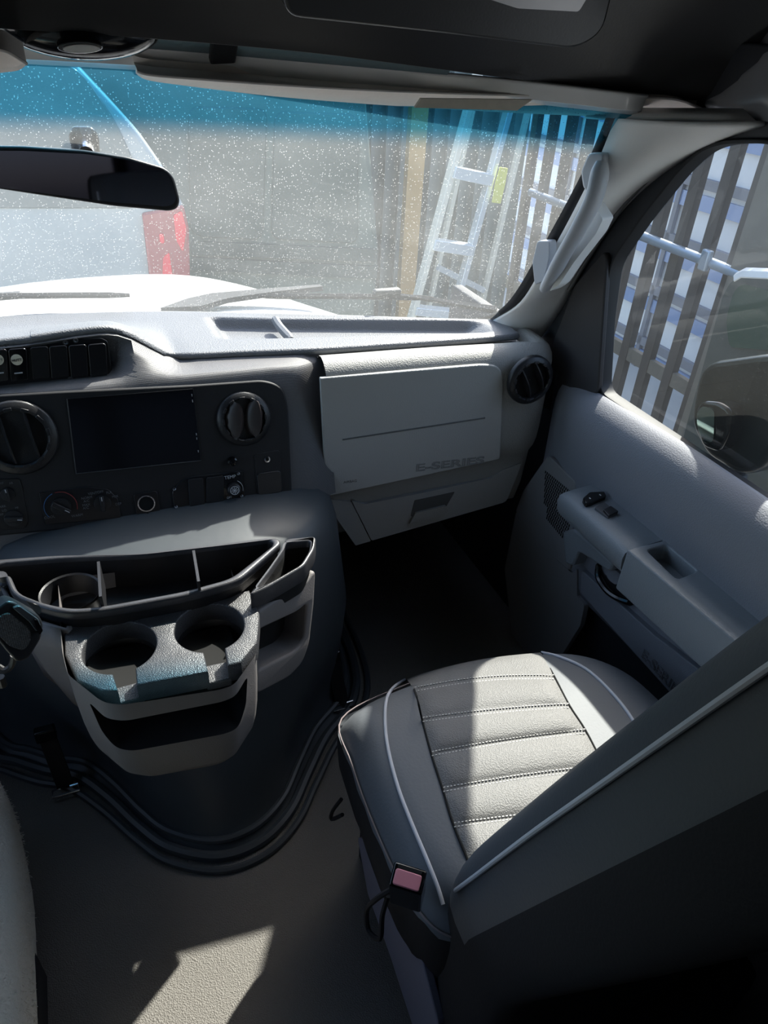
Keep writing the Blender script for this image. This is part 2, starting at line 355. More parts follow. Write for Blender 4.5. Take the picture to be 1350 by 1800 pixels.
# right A pillar trim
Lp = [at(1086, 208, x=0.79), at(1052, 290, x=0.79), at(1008, 375, x=0.79), at(958, 462, x=0.79), at(915, 530, x=0.79), at(868, 563, x=0.79), at(868, 563, x=0.79)+V((0, 0, -0.02))]
Rp = [at(1330, 212, x=0.87), at(1215, 258, x=0.87), at(1120, 325, x=0.87), at(1052, 400, x=0.868), at(1003, 480, x=0.866), at(968, 545, x=0.864), at(935, 592, x=0.862)]
La, Ra = catmull(Lp, 6), catmull(Rp, 6)
rows = []
for k in range(8):
    t = k/7; rows.append([a.lerp(b, t)+V((-0.018*math.sin(math.pi*t), -0.012*math.sin(math.pi*t), 0)) for a, b in zip(La, Ra)])
rows.append([p+V((0.02, 0.0, 0.0)) for p in Ra])
top = [at(1086, 208, x=0.79)+V((-.1, 0.02, 0.0)), ]
struct(tag(loft('trim_4', rows, M_pillar, solid=0.006), 'pale grey trim of the right windshield pillar', 'pillar trim'))
# corner filler behind visor
a = at(1080, 209, x=0.79); b = at(1330, 213, x=0.87)
rows = [[a+V((-0.03, 0.03, 0.0)), a, a.lerp(b, .3)+V((-.012, -.008, 0)), a.lerp(b, .7)+V((-.012, -.008, 0)), b], [p+V((0, 0.03, 0.012)) for p in (a+V((-0.03, 0.03, 0.0)), a, a.lerp(b, .3), a.lerp(b, .7), b)]]
struct(tag(loft('trim_5', rows, M_pillar, solid=0.004), 'pale grey corner lining above the right pillar behind the visor', 'corner trim'))

# grab handle on the pillar
gh = empty('grab_handle', 'pale grey grab handle on the right windshield pillar', 'grab handle', at(1000, 440, x=0.76))
hp = [at(1058, 285, x=0.775), at(1045, 345, x=0.765), at(1018, 400, x=0.757), at(995, 440, x=0.757), at(973, 480, x=0.76), at(955, 510, x=0.768)]
hp = catmull(hp, 6); n_ = len(hp)
M_hand = mat('blue grey handle plastic', (0.48, 0.50, 0.54), 0.4, 0.1, 500)
rows = []
for i, p in enumerate(hp):
    t = i/(n_-1); d = (hp[min(i+1, n_-1)]-hp[max(i-1, 0)]).normalized(); a = d.cross(V((0, -1, 0.4))).normalized(); b = d.cross(a)
    wd = interp([(0, .010), (.08, .016), (.4, .0145), (.75, .015), (.95, .0115), (1, .006)], t)
    rows.append([p+a*math.cos(2*math.pi*k/14)*wd+b*math.sin(2*math.pi*k/14)*wd*0.75 for k in range(14)])
loft('grip', rows, M_hand, gh, closed=True, capa=True, capb=True)
for nm, pts, x in (('mounting_cap', [(1040, 268), (1068, 268), (1066, 300), (1048, 345), (1030, 330), (1026, 300)], 0.772), ('mounting_cap', [(950, 422), (972, 422), (972, 450), (962, 492), (945, 500), (941, 460)], 0.765)):
    fr = Frame(at(pts[0][0], pts[0][1], x=x), (0.35, -0.85, 0.0), (0, 0.0, 1)); q = [fr.px(*p) for p in pts]
    plate(nm, fr, roundpoly(q, 0.006, 4), -0.012, 0.010, M_hand, gh, bev=0.004, seg=3)
# bracket of the handle down to the pillar
fr = Frame(at(1040, 400, x=0.788), (0.35, -0.85, 0), (0, 0, 1))
plate('bracket', fr, roundpoly([fr.px(*p) for p in [(1043, 356), (1062, 385), (1050, 410), (1010, 462), (985, 500), (968, 512), (990, 470), (1020, 420)]], 0.004), -0.03, 0.004, M_pillar, gh, bev=0.003)

# ================================================================ PASSENGER DOOR
door = empty('door_1', 'grey passenger door with armrest and dark window frame', 'door', (0.86, 0.6, 0.0), kind='structure')
fd = Frame((0.885, 0, 0), (0, -1, 0), (0, 0, 1))      # u = -y, v = z, n = -x (towards the cab)
hole = [(1.002, 0.70), (1.03, 0.80), (1.055, 0.955), (1.03, 1.02), (0.985, 1.09), (0.93, 1.14), (0.88, 1.17), (0.83, 1.182), (0.76, 1.186), (0.5, 1.19), (0.22, 1.19), (0.22, 0.70)]
hole = [tuple(fd.px(*p)) for p in ((1352, 890), (1055, 690), (1062, 560), (1075, 462), (1132, 378), (1200, 292), (1238, 258), (1275, 246), (1350, 244))]+[(-0.22, 1.185), (-0.22, 0.72)]
outer = [(-1.62, 0.0), (0.2, 0.0), (0.2, 1.30), (-0.90, 1.30), (-1.06, 1.225), (-1.25, 0.86), (-1.35, 0.75), (-1.62, 0.75)]
cut_plate('window_frame', fd, roundpoly(outer, 0.01), [roundpoly(hole, 0.025)], -0.028, 0.0, M_navy, door, bev=0.004)
hin = [((u+0.6)*0.99-0.6, (v-0.95)*0.98+0.95) for u, v in hole]
cut_plate('window_seal', fd, roundpoly(hole, 0.025), [roundpoly(hin, 0.025)], -0.022, 0.006, M_rubber, door, bev=0.001)
wg = [fd.w(u, v, -0.022) for u, v in roundpoly(hole, 0.025)]
sg = mk('window_2', wg, [tuple(range(len(wg)))], M_sg); struct(tag(sg, 'dusty side window of the passenger door', 'side window'))
# frame lines along the front of the door frame (grey weatherstrip)
wsx = catmull([at(1190, 268, x=0.876), at(1110, 345, x=0.876), at(1065, 405, x=0.876), at(1030, 460, x=0.876), at(1000, 510, x=0.875)], 6)
mb = MB(); mb.tube(wsx, 0.004); mb.build('weatherstrip', mat('grey weatherstrip', (0.10, 0.10, 0.10), 0.5), door)
# sail panel in front of the window
fs = Frame((0.872, 0, 0), (0, -1, 0), (0, 0, 1))
q = [fs.px(*p) for p in [(1062, 440), (1066, 460), (1050, 692), (982, 692), (965, 640), (975, 590), (1010, 500)]]
plate('sail_panel', fs, roundpoly(q, 0.01), -0.012, 0.0, mat('charcoal brown sail panel', (0.035, 0.033, 0.035), 0.65, 0.2, 300), door, bev=0.003)
# main inner panel: profile (x, z) swept along y
prof = [(0.884, 0.745), (0.876, 0.746), (0.864, 0.741), (0.848, 0.728), (0.840, 0.712), (0.838, 0.685), (0.843, 0.62), (0.846, 0.56), (0.846, 0.50), (0.85, 0.42), (0.85, 0.36), (0.858, 0.335), (0.88, 0.32)]
ys = [1.085, 1.06, 1.03, 0.98] + [0.9-0.05*i for i in range(16)]
rows = []
for y in ys:
    k = sm(0.98, 1.085, y); rows.append([V((lerp(x, 0.884, k*0.6), y, z-0.02*k-(0.012*sm(0.7, 1.0, y)))) for x, z in prof])
loft('door_panel', rows, M_door, door, smooth=50, solid=0.004, off=1)
# speaker and kick area
q = [fd.px(*p) for p in []]
fk = Frame((0.839, 0, 0), (0, -1, 0), (0, 0, 1))
q = [fk.px(*p) for p in [(962, 800), (1012, 848), (1003, 985), (1000, 1005), (945, 955), (905, 900), (920, 860)]]
gr = plate('speaker_grille', fk, roundpoly(q, 0.012), -0.012, 0.0, M_kick, door, bev=0.003)
mb = MB()
qq = [fk.px(958, 826), fk.px(1008, 866), fk.px(1000, 960), fk.px(955, 905)]
for i in range(15):
    for j in range(16):
        s, t = (j+0.5+0.3*(i % 2))/16.5, (i+0.5)/15
        p = (qq[0]*(1-s)+qq[1]*s)*(1-t)+(qq[3]*(1-s)+qq[2]*s)*t
        if (s > 0.8 and t > 0.85) or (s < 0.12 and t > .7): continue
        mb.box(fk.w(p[0], p[1], 0.0006), (0.0012, 0.0024, 0.0055))
mb.build('grille_holes', M_void, gr)
# kick panel and lower front trim
q = [fk.px(*p) for p in [(905, 900), (945, 955), (1003, 1008), (1012, 1000), (1012, 1050), (1025, 1065), (1018, 1100), (965, 1185), (905, 1185), (885, 1000)]]
plate('lower_front_trim', Frame((0.842, 0, 0), (0, -1, 0), (0, 0, 1)), roundpoly(q, 0.006), -0.012, 0.0, M_kick, door, bev=0.002)
# armrest: two sections
def arm(name, y0, y1, z0, z1, xo0, xo1, m, hole=None):
    rows = []
    n = 12
    for i in range(n+1):
        t = i/n; y = lerp(y0, y1, t); z = lerp(z0, z1, t); xo = lerp(xo0, xo1, t)
        e = 0.012*(1-min(1, min(i, n-i)/1.0))
        rows.append([V((0.85, y, z)), V((xo+0.035, y, z-e*.3)), V((xo+0.012, y, z-0.003-e*.3)), V((xo+0.003, y, z-0.010)), V((xo, y, z-0.022)), V((xo+0.003, y, z-0.042)), V((xo+0.012, y, z-0.056)), V((0.85, y, z-0.062))])
    return loft(name, rows, m, door, smooth=50, capa=True, capb=True)
arm('armrest_front', 0.895, 0.700, 0.592, 0.598, 0.765, 0.762, M_door2)
# rear armrest built as plate with a pull pocket
fa = Frame((0.80, 0.55, 0.600), (0, -1, 0), (1, 0, 0))     # u=-y, v = x ... normal up or down
fa = Frame((0.0, 0.0, 0.600), (1, 0, 0), (0, 1, 0))
outer = [(0.762, 0.697), (0.85, 0.697), (0.85, 0.10), (0.79, 0.10)]
ph = [at(*p, z=0.60) for p in ((1124, 955), (1157, 945), (1228, 1003), (1190, 1018))]
ph = [(min(0.836, p.x), min(0.684, p.y)) for p in ph]
cut_plate('armrest_top', fa, roundpoly(outer, [0.006, 0, 0, 0]), [roundpoly(ph, 0.008)], -0.085, 0.0, M_door2, door, bev=0.0035)
cx = sum(p[0] for p in ph)/4; cy = sum(p[1] for p in ph)/4
php = [((p[0]-cx)*1.25+cx, (p[1]-cy)*1.18+cy) for p in ph]
mb = MB(); mb.box((cx, cy, 0.566), (0.075, 0.15, 0.01)); mb.build('pull_pocket_floor', M_door2, door)
# seams
mb = MB()
sea = [at(1047, 851, x=0.8455)+V((0, 0, 0)), at(1060, 850, x=0.8435), at(1156, 938, x=0.8435), at(1347, 1090, x=0.8435)]
mb.tube([V((0.8432, p.y, p.z)) for p in sea], 0.0012, 6)
for a in ([(1048, 990), (1045, 975), (1100, 1020)], ):
    pass
mb.build('trim_seam', M_void, door)
# lower door pocket area: raised lower panel with seams
fl = Frame((0.846, 0, 0), (0, -1, 0), (0, 0, 1))
q = [fl.px(*p) for p in [(1030, 1000), (1028, 1040), (1205, 1235), (1215, 1240), (1350, 1400), (1350, 1260), (1180, 1130), (1160, 1115)]]
plate('lower_panel', fl, roundpoly(q, 0.006), -0.02, 0.012, M_door, door, bev=0.005)
q = [fl.px(*p) for p in [(1142, 1045), (1160, 1055), (1254, 1155), (1258, 1170), (1256, 1182), (1155, 1100), (1140, 1075)]]
cut_plate('pocket_outline', fl, roundpoly([V(p)+V((0, 0)) for p in q], 0.01), [roundpoly([(V(p)-sum(q, V((0, 0)))/len(q))*0.975+sum(q, V((0, 0)))/len(q) for p in q], 0.01)], -0.004, 0.0015, mat('dark grey seam', (0.05, 0.05, 0.06), 0.6), door)
# inner release handle
q = [fl.px(*p) for p in [(1055, 992), (1064, 1010), (1090, 1020), (1106, 1016), (1122, 1030), (1123, 1058), (1116, 1064), (1095, 1055), (1070, 1030), (1056, 1005)]]
bz = plate('handle_recess', fl, roundpoly(q, 0.004), -0.004, 0.003, M_black, door, bev=0.001)
hp = catmull([fl.w(*fl.px(1056, 990), 0.004), fl.w(*fl.px(1062, 1012), 0.014), fl.w(*fl.px(1080, 1035), 0.018), fl.w(*fl.px(1098, 1050), 0.014), fl.w(*fl.px(1115, 1060), 0.004)], 5)
mb = MB(); mb.tube(hp, [0.004]+[0.006]*(len(hp)-2)+[0.004], 8); mb.build('release_lever', M_gloss, bz)
q = [fl.px(*p) for p in [(1070, 985), (1100, 1005), (1108, 1018), (1092, 1026), (1078, 1015)]]
plate('lever_cup', fl, roundpoly(q, 0.008), 0.003, 0.014, M_door, bz, bev=0.004)
# raised vertical grip part of door panel in front of the lever
q = [fl.px(*p) for p in [(1010, 930), (1030, 925), (1100, 985), (1095, 1000), (1040, 965), (1028, 990), (1015, 985)]]
plate('trim_fin', fl, roundpoly(q, 0.006), -0.004, 0.03, M_door2, door, bev=0.006)
text('embossed_lettering', 'E-SERIES', fl, *fl.px(1136, 1150), 0.030, mat('embossed door letter', (0.14, 0.145, 0.165), 0.5), door, d=0.0125, rot=-0.03, outline=True)
# window and lock switches
fa2 = Frame((0, 0, 0.596), (1, 0, 0), (0, 1, 0))
def topquad(pts, z, r=0.004):
    return roundpoly([(lambda p: (p.x, p.y))(at(*p, z=z)) for p in pts], r)
sb = plate('lock_switch', fa2, topquad([(1024, 877), (1036, 866), (1062, 865), (1066, 873), (1040, 884), (1030, 886)], 0.6), -0.004, 0.006, M_gloss, door, bev=0.0015)
mb = MB(); a, b = at(1037, 876, z=0.603), at(1055, 870, z=0.603)
for p in (a, b): mb.box(p, (0.002, 0.004, 0.001))
mb.build('switch_marks', M_print, sb)
sp_ = plate('window_switch_plate', fa2, topquad([(1046, 890), (1062, 880), (1087, 900), (1070, 908)], 0.6, 0.002), -0.003, 0.002, mat('grey switch plate', (0.09, 0.09, 0.095), 0.4), door, bev=0.0005)
plate('window_switch', fa2, topquad([(1060, 897), (1073, 890), (1087, 900), (1070, 908)], 0.6, 0.002), 0.002, 0.006, M_black, sp_, bev=0.001)
# left side of the cab (outside the photo, needed for other views and for shade)
fdl = Frame((-0.93, 0, 0), (0, 1, 0), (0, 0, 1))
cut_plate('door_2', fdl, [(-u, v) for u, v in [(-1.62, 0.0), (0.2, 0.0), (0.2, 1.30), (-0.90, 1.30), (-1.06, 1.225), (-1.25, 0.86), (-1.35, 0.75), (-1.62, 0.75)]][::-1], [[(-u, v) for u, v in hole][::-1]], -0.045, 0, M_navy, None, bev=0.004)
struct(tag(bpy.data.objects['door_2'], 'dark driver door frame left of the photo', 'door'))
mb = MB(); mb.box((-1.02, 0.16, 0.8), (0.24, 0.04, 1.7)); mb.box((1.01, 0.16, 0.8), (0.24, 0.04, 1.7)); struct(tag(mb.build('trim_6', M_over), 'dark posts behind both cab doors', 'door post'))
mb = MB(); mb.box((0, 0.60, 1.655), (1.9, 0.85, 0.04)); mb.box((0.94, 0.53, 1.45), (0.02, 0.70, 0.42)); mb.box((-0.96, 0.53, 1.45), (0.02, 0.70, 0.42))
struct(tag(mb.build('ceiling_front', M_over), 'dark cab roof lining above the front seats', 'ceiling'))

# ================================================================ DASHBOARD
dash = empty('dashboard', 'grey and charcoal dashboard with glovebox, round air vents and centre stack', 'dashboard', (0.3, 1.3, 0.6))
# rear edge of the pad
RE = [(-0.90, 1.19, 0.86), (-0.5, 1.19, 0.862)] + [tuple(at(px, py, y=yy)) for px, py, yy in ((0, 597, 1.20), (60, 589, 1.20), (130, 579, 1.205), (190, 574, 1.21), (228, 584, 1.215), (262, 602, 1.222))] + [tuple(at(px, py, z=0.80)) for px, py in ((300, 620), (340, 621), (430, 617), (560, 612), (700, 603), (820, 595), (900, 588))] + [(0.80, 1.16, 0.797)]
REs = catmull(RE, 6)
def backy(x): return interp([(p.x, p.y) for p in WBs], x)+0.02
def recess(px_x, y):
    return 0
T0, T1 = 0.228, 0.765
def trayh(x, y):
    yb = interp([(0.22, 1.405), (0.35, 1.362), (0.73, 1.258), (0.77, 1.225)], x); yf = interp([(0.22, 1.275), (0.37, 1.246), (0.73, 1.180), (0.77, 1.175)], x)
    k = sm(T0-0.008, T0+0.02, x)*(1-sm(T1-0.05, T1, x))*sm(yf-0.006, yf+0.02, y)*(1-sm(yb-0.016, yb, y))
    return -0.022*k
rows = []
NV = 60
xs = [p.x for p in REs]
fine = []
x = REs[0].x
pts = []
for i in range(len(REs)-1):
    a, b = REs[i], REs[i+1]; n = max(1, int((b-a).length/0.006))
    for k in range(n): pts.append(a.lerp(b, k/n))
pts.append(REs[-1])
for p in pts:
    row = [V((p.x, p.y+0.014, p.z-0.016)), V((p.x, p.y+0.002, p.z-0.013)), V((p.x, p.y-0.002, p.z-0.007)), V((p.x, p.y, p.z-0.002))]
    yb = backy(p.x)
    for k in range(NV+1):
        t = k/NV; y = lerp(p.y+0.004, yb, t); zz = lerp(p.z, 0.797, sm(0.0, 0.75, t))
        zz -= 0.03*sm(0.93, 1.0, t)
        xk = p.x
        row.append(V((xk, y, zz+trayh(xk, y))))
    rows.append(row)
loft('dash_pad', rows, M_pad, dash, smooth=60)
rb = catmull([at(483, 560, z=0.800), at(492, 575, z=0.795), at(512, 597, z=0.792)], 4)
mb = MB(); mb.tube(rb, [0.006]+[0.0085]*(len(rb)-2)+[0.006], 8); mb.build('tray_rib', M_pad, dash)

# switch hood and stack surround
def stk(z, lean=0.33): return 1.15+lean*(z-0.775)
FS = Frame((0, 1.15, 0.775), (1, 0, 0), (0, 0.33, 1)); FS.n = -FS.n if FS.n.y > 0 else FS.n
FS = Frame((0, 1.15, 0.775), (1, 0.0, 0), (0, 0.33, 1))
if FS.n.y > 0: FS.n = -FS.n
# surround: rows across from left to right with explicit profiles
def row3(x, top, mid):
    """top (y,z): pad edge; mid (y,z): bezel top edge"""
    pass
st = []
xsn = [-0.9, -0.5, -0.2, -0.1, -0.02, 0.015, 0.03, 0.045, 0.065, 0.09, 0.115, 0.14, 0.17, 0.21, 0.25, 0.29, 0.31, 0.325, 0.34, 0.355, 0.368, 0.378, 0.386, 0.390]
REt = [(p.x, p.y, p.z) for p in REs]
def edge_at(x):
    return interp([(p[0], p[1]) for p in REt], x), interp([(p[0], p[2]) for p in REt], x)
for i, x in enumerate(xsn):
    y0, z0 = edge_at(x); inp = 1-sm(0.018, 0.075, x)      # 1 inside the switch bay
    zb = interp([(-0.9, 0.785), (0.0, 0.785), (0.29, 0.779), (0.345, 0.775), (0.39, 0.772)], x)
    yb = 1.152+0.33*(zb-0.775)
    ex = sm(0.31, 0.392, x); push = 0.022*ex**2
    bay = inp
    prof = [(y0+0.004, z0-0.008), (y0-0.006, z0-0.012)]
    lip_y, lip_z = 1.205, 0.788                                  # bottom of the bay
    for t in (0.12, 0.3, 0.5, 0.7, 0.85, 0.95):
        # straight slope from pad edge to bezel top
        ys_, zs_ = lerp(y0-0.006, yb+0.002, t), lerp(z0-0.012, zb+0.004, t**1.6)
        # bay: goes down steeply and then out to the lip
        if t < 0.6: yb_, zb_ = lerp(y0+0.006, lip_y+0.004, t/0.6), lerp(z0-0.016, lip_z, t/0.6)
        else: yb_, zb_ = lerp(lip_y, yb+0.002, (t-0.6)/0.4), lerp(lip_z, zb+0.004, ((t-0.6)/0.4)**2)
        prof.append((lerp(ys_, yb_, bay), lerp(zs_, zb_, bay)))
    prof += [(yb-0.001, zb), (yb-0.004-0.33*0.008, zb-0.008)]
    for z in (0.745, 0.70, 0.64, 0.58, 0.54): prof.append((1.146+0.33*(z-0.775), z))
    if x > 0.30:
        prof = [(y+push*sm(0, 1, (k-0)/3.0), z) for k, (y, z) in enumerate(prof)]
    st.append([V((x, y, z)) for y, z in prof])
st.append([v+V((0.0, 0.06, 0)) for v in st[-1]])
loft('stack_surround', st, M_stack, dash, smooth=50)
# dark bezel panel
q = [FS.px(*p) for p in [(-260, 735), (0, 693), (110, 687), (338, 676), (465, 667), (497, 680), (505, 715), (512, 872), (330, 905), (150, 925), (0, 940), (-260, 990)]]
bz = [(p[0], p[1]) for p in q]
bezel = plate('bezel', FS, roundpoly(bz, [0.01, 0, 0, 0, 0.02, 0.02, 0.01, 0.012, 0.01, 0.01, 0, 0.01], 6), -0.03, 0.008, M_bezel, dash, bev=0.003)
# screen (recessed)
q = [FS.px(*p) for p in [(118, 700), (338, 683), (352, 808), (134, 831)]]
fr_o = [(p[0], p[1]) for p in q]; cx_ = sum(p[0] for p in fr_o)/4; cy_ = sum(p[1] for p in fr_o)/4
scr = plate('display_screen', FS, [(p[0], p[1]) for p in q], 0.008, 0.0095, M_gloss, dash)
mb = MB()
for a, b in ((0, 1), (1, 2), (2, 3), (3, 0)):
    mb.tube([FS.w(*q[a], 0.0095), FS.w(*q[b], 0.0095)], 0.0009, 5)
mb.build('screen_frame', M_black, scr)
mb = MB()
for t in (0.08, 0.16, 0.62, 0.68, 0.86):
    mb = MB(); p = q[1].lerp(q[2], t); mb.box(FS.w(p[0]-0.003, p[1], 0.0098), (0.0012, 0.001, 0.004)); mb.build('edge_clip', M_print, scr)
# vents
def vent(fr, cu, cv, r, tilt, parent, vanes=2, name='air_vent', n=40, ringm=M_black):
    o = fr.w(cu, cv, 0); mb = MB()
    mb.lathe(o, fr.n, [(r*1.03, -0.004), (r*1.02, 0.003), (r*0.97, 0.006), (r*0.80, 0.0085), (r*0.75, 0.006), (r*0.73, -0.002)], n)
    ring = mb.build(name, ringm, parent)
    mb = MB(); mb.lathe(o, fr.n, [(r*0.74, -0.0015), (0.0005, -0.0015)], n); mb.build('vent_cavity', M_void, ring)  # flat black disc, its colour standing for the shade inside the vent
    mb = MB()
    for k in range(12):
        a = tilt+2*math.pi*k/12; c, s = math.cos(a), math.sin(a)
        p = fr.w(cu+c*r*0.79, cv+s*r*0.79, 0.0085)
        mb.bar(p-(fr.u*(-s)+fr.v*c)*r*0.10, p+(fr.u*(-s)+fr.v*c)*r*0.10, r*0.09, 0.003, up=fr.n)
    mb.build('ring_notches', ringm, ring, bev=0.0006)
    for k in range(vanes):
        off = (k-(vanes-1)/2)*r*0.62; rows = []
        hh = math.sqrt(max(1e-6, (r*0.74)**2-off**2))
        for i in range(11):
            v = lerp(-hh, hh, i/10); bow = 0.010*math.cos(v/hh*math.pi/2); row = []
            for j in range(5):
                u = off+lerp(-0.0014, 0.0014, 0 if j in (0, 3, 4) else 1) if False else off
                row = None
            cu_, sv_ = math.cos(tilt), math.sin(tilt)
            def W(a_, b_, d_): return fr.w(cu+a_*cu_-b_*sv_, cv+a_*sv_+b_*cu_, d_)
            rows.append([W(off-0.0012, v, -0.001), W(off-0.0012+0.004, v, 0.004+bow), W(off+0.0012+0.004, v, 0.004+bow), W(off+0.0012, v, -0.001)])
        loft('vane', rows, ringm, ring, closed=True, capa=True, capb=True)
    return ring
def two_blade(fr, cu, cv, r, parent):
    ring = vent(fr, cu, cv, r, 0.0, parent, vanes=0)
    for k, off in enumerate((-0.36, 0.38)):
        rows = []
        for i in range(15):
            t = i/14; v = lerp(-0.70, 0.70, t)*r; hw = r*0.34*math.sqrt(max(0.0, 1-(2*t-1)**2))+0.0005
            rows.append([fr.w(cu+off*r+0.10*v-hw, cv+v, 0.001), fr.w(cu+off*r+0.10*v-hw*0.5, cv+v, 0.010), fr.w(cu+off*r+0.10*v+hw*0.6, cv+v, 0.013), fr.w(cu+off*r+0.10*v+hw, cv+v, 0.004), fr.w(cu+off*r+0.10*v+hw, cv+v, -0.001)])
        loft('shutter_blade', rows, mat('brown black blade', (0.045, 0.035, 0.033), 0.4), ring, smooth=60)
c = FS.px(427, 735); FSb = Frame(FS.w(0, 0, 0.008), FS.u, FS.v)
if FSb.n.dot(FS.n) < 0: FSb.n = -FSb.n
two_blade(FSb, c[0], c[1], 0.047, dash)
c = FS.px(32, 768); vent(FSb, c[0], c[1], 0.058, 0.10, dash)
# stack details
def sub(name, pts, d0, d1, m, parent=None, r=0.004, bev=0.0008, fr=FSb):
    return plate(name, fr, roundpoly([(p[0], p[1]) for p in [fr.px(*a) for a in pts]], r), d0, d1, m, parent or dash, bev=bev)
M_panel = mat('dull black control panel', (0.009, 0.009, 0.011), 0.3)
M_line = mat('faint grey print line', (0.16, 0.165, 0.175), 0.6)
cp = sub('climate_panel', [(68, 866), (150, 855), (190, 860), (207, 876), (213, 910), (80, 922)], -0.001, 0.0018, M_panel)
def knob(px, py, r, ang, parent, h=0.012):
    u, v = FSb.px(px, py); o = FSb.w(u, v, 0.0015); mb = MB()
    mb.lathe(o, FSb.n, [(r, 0), (r*0.95, h*0.4), (r*0.7, h*0.45), (0.0005, h*0.45)], 24)
    k = mb.build('knob', M_black, parent)
    mb = MB(); d = FSb.u*math.cos(ang)+FSb.v*math.sin(ang); mb.bar(o+FSb.n*h*0.7-d*r*0.9, o+FSb.n*h*0.7+d*r*1.0, r*0.45, h*0.6, up=FSb.n); mb.build('pointer', M_black, k, bev=0.001)
    mb = MB(); mb.bar(o+FSb.n*h*1.02+d*r*0.45, o+FSb.n*h*1.02+d*r*0.95, 0.0012, 0.0006, up=FSb.n); mb.build('pointer_mark', M_print, k)
    return k
knob(107, 890, 0.016, math.radians(-38), cp); knob(180, 884, 0.014, math.radians(88), cp)
def arc(px, py, r, a0, a1, m, parent, wd=0.0008, d=0.003, name='dial_arc'):
    u, v = FSb.px(px, py); mb = MB()
    mb.tube([FSb.w(u+r*math.cos(lerp(a0, a1, i/20)), v+r*math.sin(lerp(a0, a1, i/20)), d) for i in range(21)], wd, 5); return mb.build(name, m, parent)
arc(107, 890, 0.025, math.radians(215), math.radians(110), mat('blue scale print', (0.03, 0.10, 0.22), 0.6), cp)
arc(107, 890, 0.025, math.radians(100), math.radians(-20), mat('red scale print', (0.20, 0.03, 0.03), 0.6), cp)
for s, px, py in (('COOL', 78, 912), ('WARM', 126, 909), ('VENT', 155, 870), ('NORM', 143, 878), ('A/C', 147, 883), ('MAX', 145, 890), ('A/C', 146, 895), ('OFF', 171, 867), ('FLR', 187, 868), ('MIX', 197, 875), ('DEF', 203, 888)):
    u, v = FSb.px(px, py); text('printed_word', s, FSb, u, v, 0.0058, M_line, cp, d=0.0022)
lp = sub('dimmer_panel', [(-60, 850), (-20, 842), (34, 841), (40, 860), (50, 918), (44, 928), (-60, 938)], -0.001, 0.0018, M_panel)
knob(14, 868, 0.011, math.radians(95), lp); knob(24, 910, 0.014, math.radians(-12), lp)
for s, px, py in (('OFF', -4, 852), ('HI', 17, 851), ('PARK', -4, 893), ('LO', 4, 899), ('OFF', -4, 907), ('HI', 27, 894)):
    u, v = FSb.px(px, py); text('printed_word', s, FSb, u, v, 0.0052, M_line, lp, d=0.0022)
po = sub('power_outlet', [(234, 868), (276, 862), (282, 896), (276, 903), (240, 906)], -0.001, 0.002, M_panel, r=0.006)
u, v = FSb.px(257, 884); mb = MB(); mb.lathe(FSb.w(u, v, 0.002), FSb.n, [(0.0145, 0), (0.0145, 0.003), (0.0125, 0.003), (0.012, 0.0)], 32); mb.build('socket_ring', M_chrome, po)
mb = MB(); mb.lathe(FSb.w(u, v, 0.0022), FSb.n, [(0.0122, 0.0003), (0.0005, 0.0003)], 32); mb.build('socket_bore', M_void, po)
u, v = FSb.px(267, 933); mb = MB(); mb.lathe(FSb.w(u, v, -0.002), FSb.n, [(0.0175, 0), (0.017, 0.006), (0.013, 0.008), (0.012, 0.003), (0.009, 0.003), (0.008, 0.010), (0.0005, 0.011)], 28); cap = mb.build('hanging_socket_cap', M_black, po)
mb = MB(); mb.tube([FSb.w(*FSb.px(259, 900), 0.003), FSb.w(*FSb.px(262, 915), 0.006), FSb.w(*FSb.px(266, 925), 0.004)], 0.0025, 6); mb.build('cap_strap', M_black, po)
ap = sub('auxiliary_switch_panel', [(302, 864), (318, 844), (340, 837), (428, 827), (431, 872), (400, 884), (306, 893)], -0.001, 0.002, M_panel, r=0.006)
for a in ([(330, 842), (356, 839), (359, 887), (333, 889)], [(362, 839), (392, 835), (393, 880), (362, 883)]):
    sub('blank_switch', a, 0.002, 0.006, M_bezel, ap, r=0.003)
tp = sub('temperature_panel', [(389, 833), (427, 827), (430, 872), (391, 878)], 0.002, 0.004, M_gloss, ap, r=0.002)
u, v = FSb.px(410, 859); mb = MB(); mb.lathe(FSb.w(u, v, 0.004), FSb.n, [(0.0125, 0), (0.0115, 0.008), (0.009, 0.010), (0.0005, 0.010)], 28); mb.build('thermostat_knob', M_black, ap)
mb = MB()
mb.tube([FSb.w(u+0.0075*math.cos(2*math.pi*i/24), v+0.0075*math.sin(2*math.pi*i/24), 0.0143) for i in range(25)], 0.0006, 5, cap=False)
for i in range(4):
    a = math.pi*i/4; d = FSb.u*math.cos(a)+FSb.v*math.sin(a); o = FSb.w(u, v, 0.0143); mb.bar(o-d*0.006, o+d*0.006, 0.0009, 0.0008, up=FSb.n)
    for s in (-1, 1):
        e = o+d*0.0045*s; d2 = FSb.u*math.cos(a+0.9)+FSb.v*math.sin(a+0.9); mb.bar(e-d2*0.0014, e+d2*0.0014, 0.0006, 0.0006, up=FSb.n)
mb.build('snowflake_mark', M_print, ap)
arc(410, 859, 0.0165, math.radians(60), math.radians(-20), M_print, ap, 0.0006, 0.005)
uu, vv = FSb.px(394, 842); text('printed_word', 'TEMP', FSb, uu, vv, 0.0085, M_print, ap, d=0.0042)
uu, vv = FSb.px(398, 876); text('printed_word', 'OFF', FSb, uu, vv, 0.0055, M_print, ap, d=0.0042)
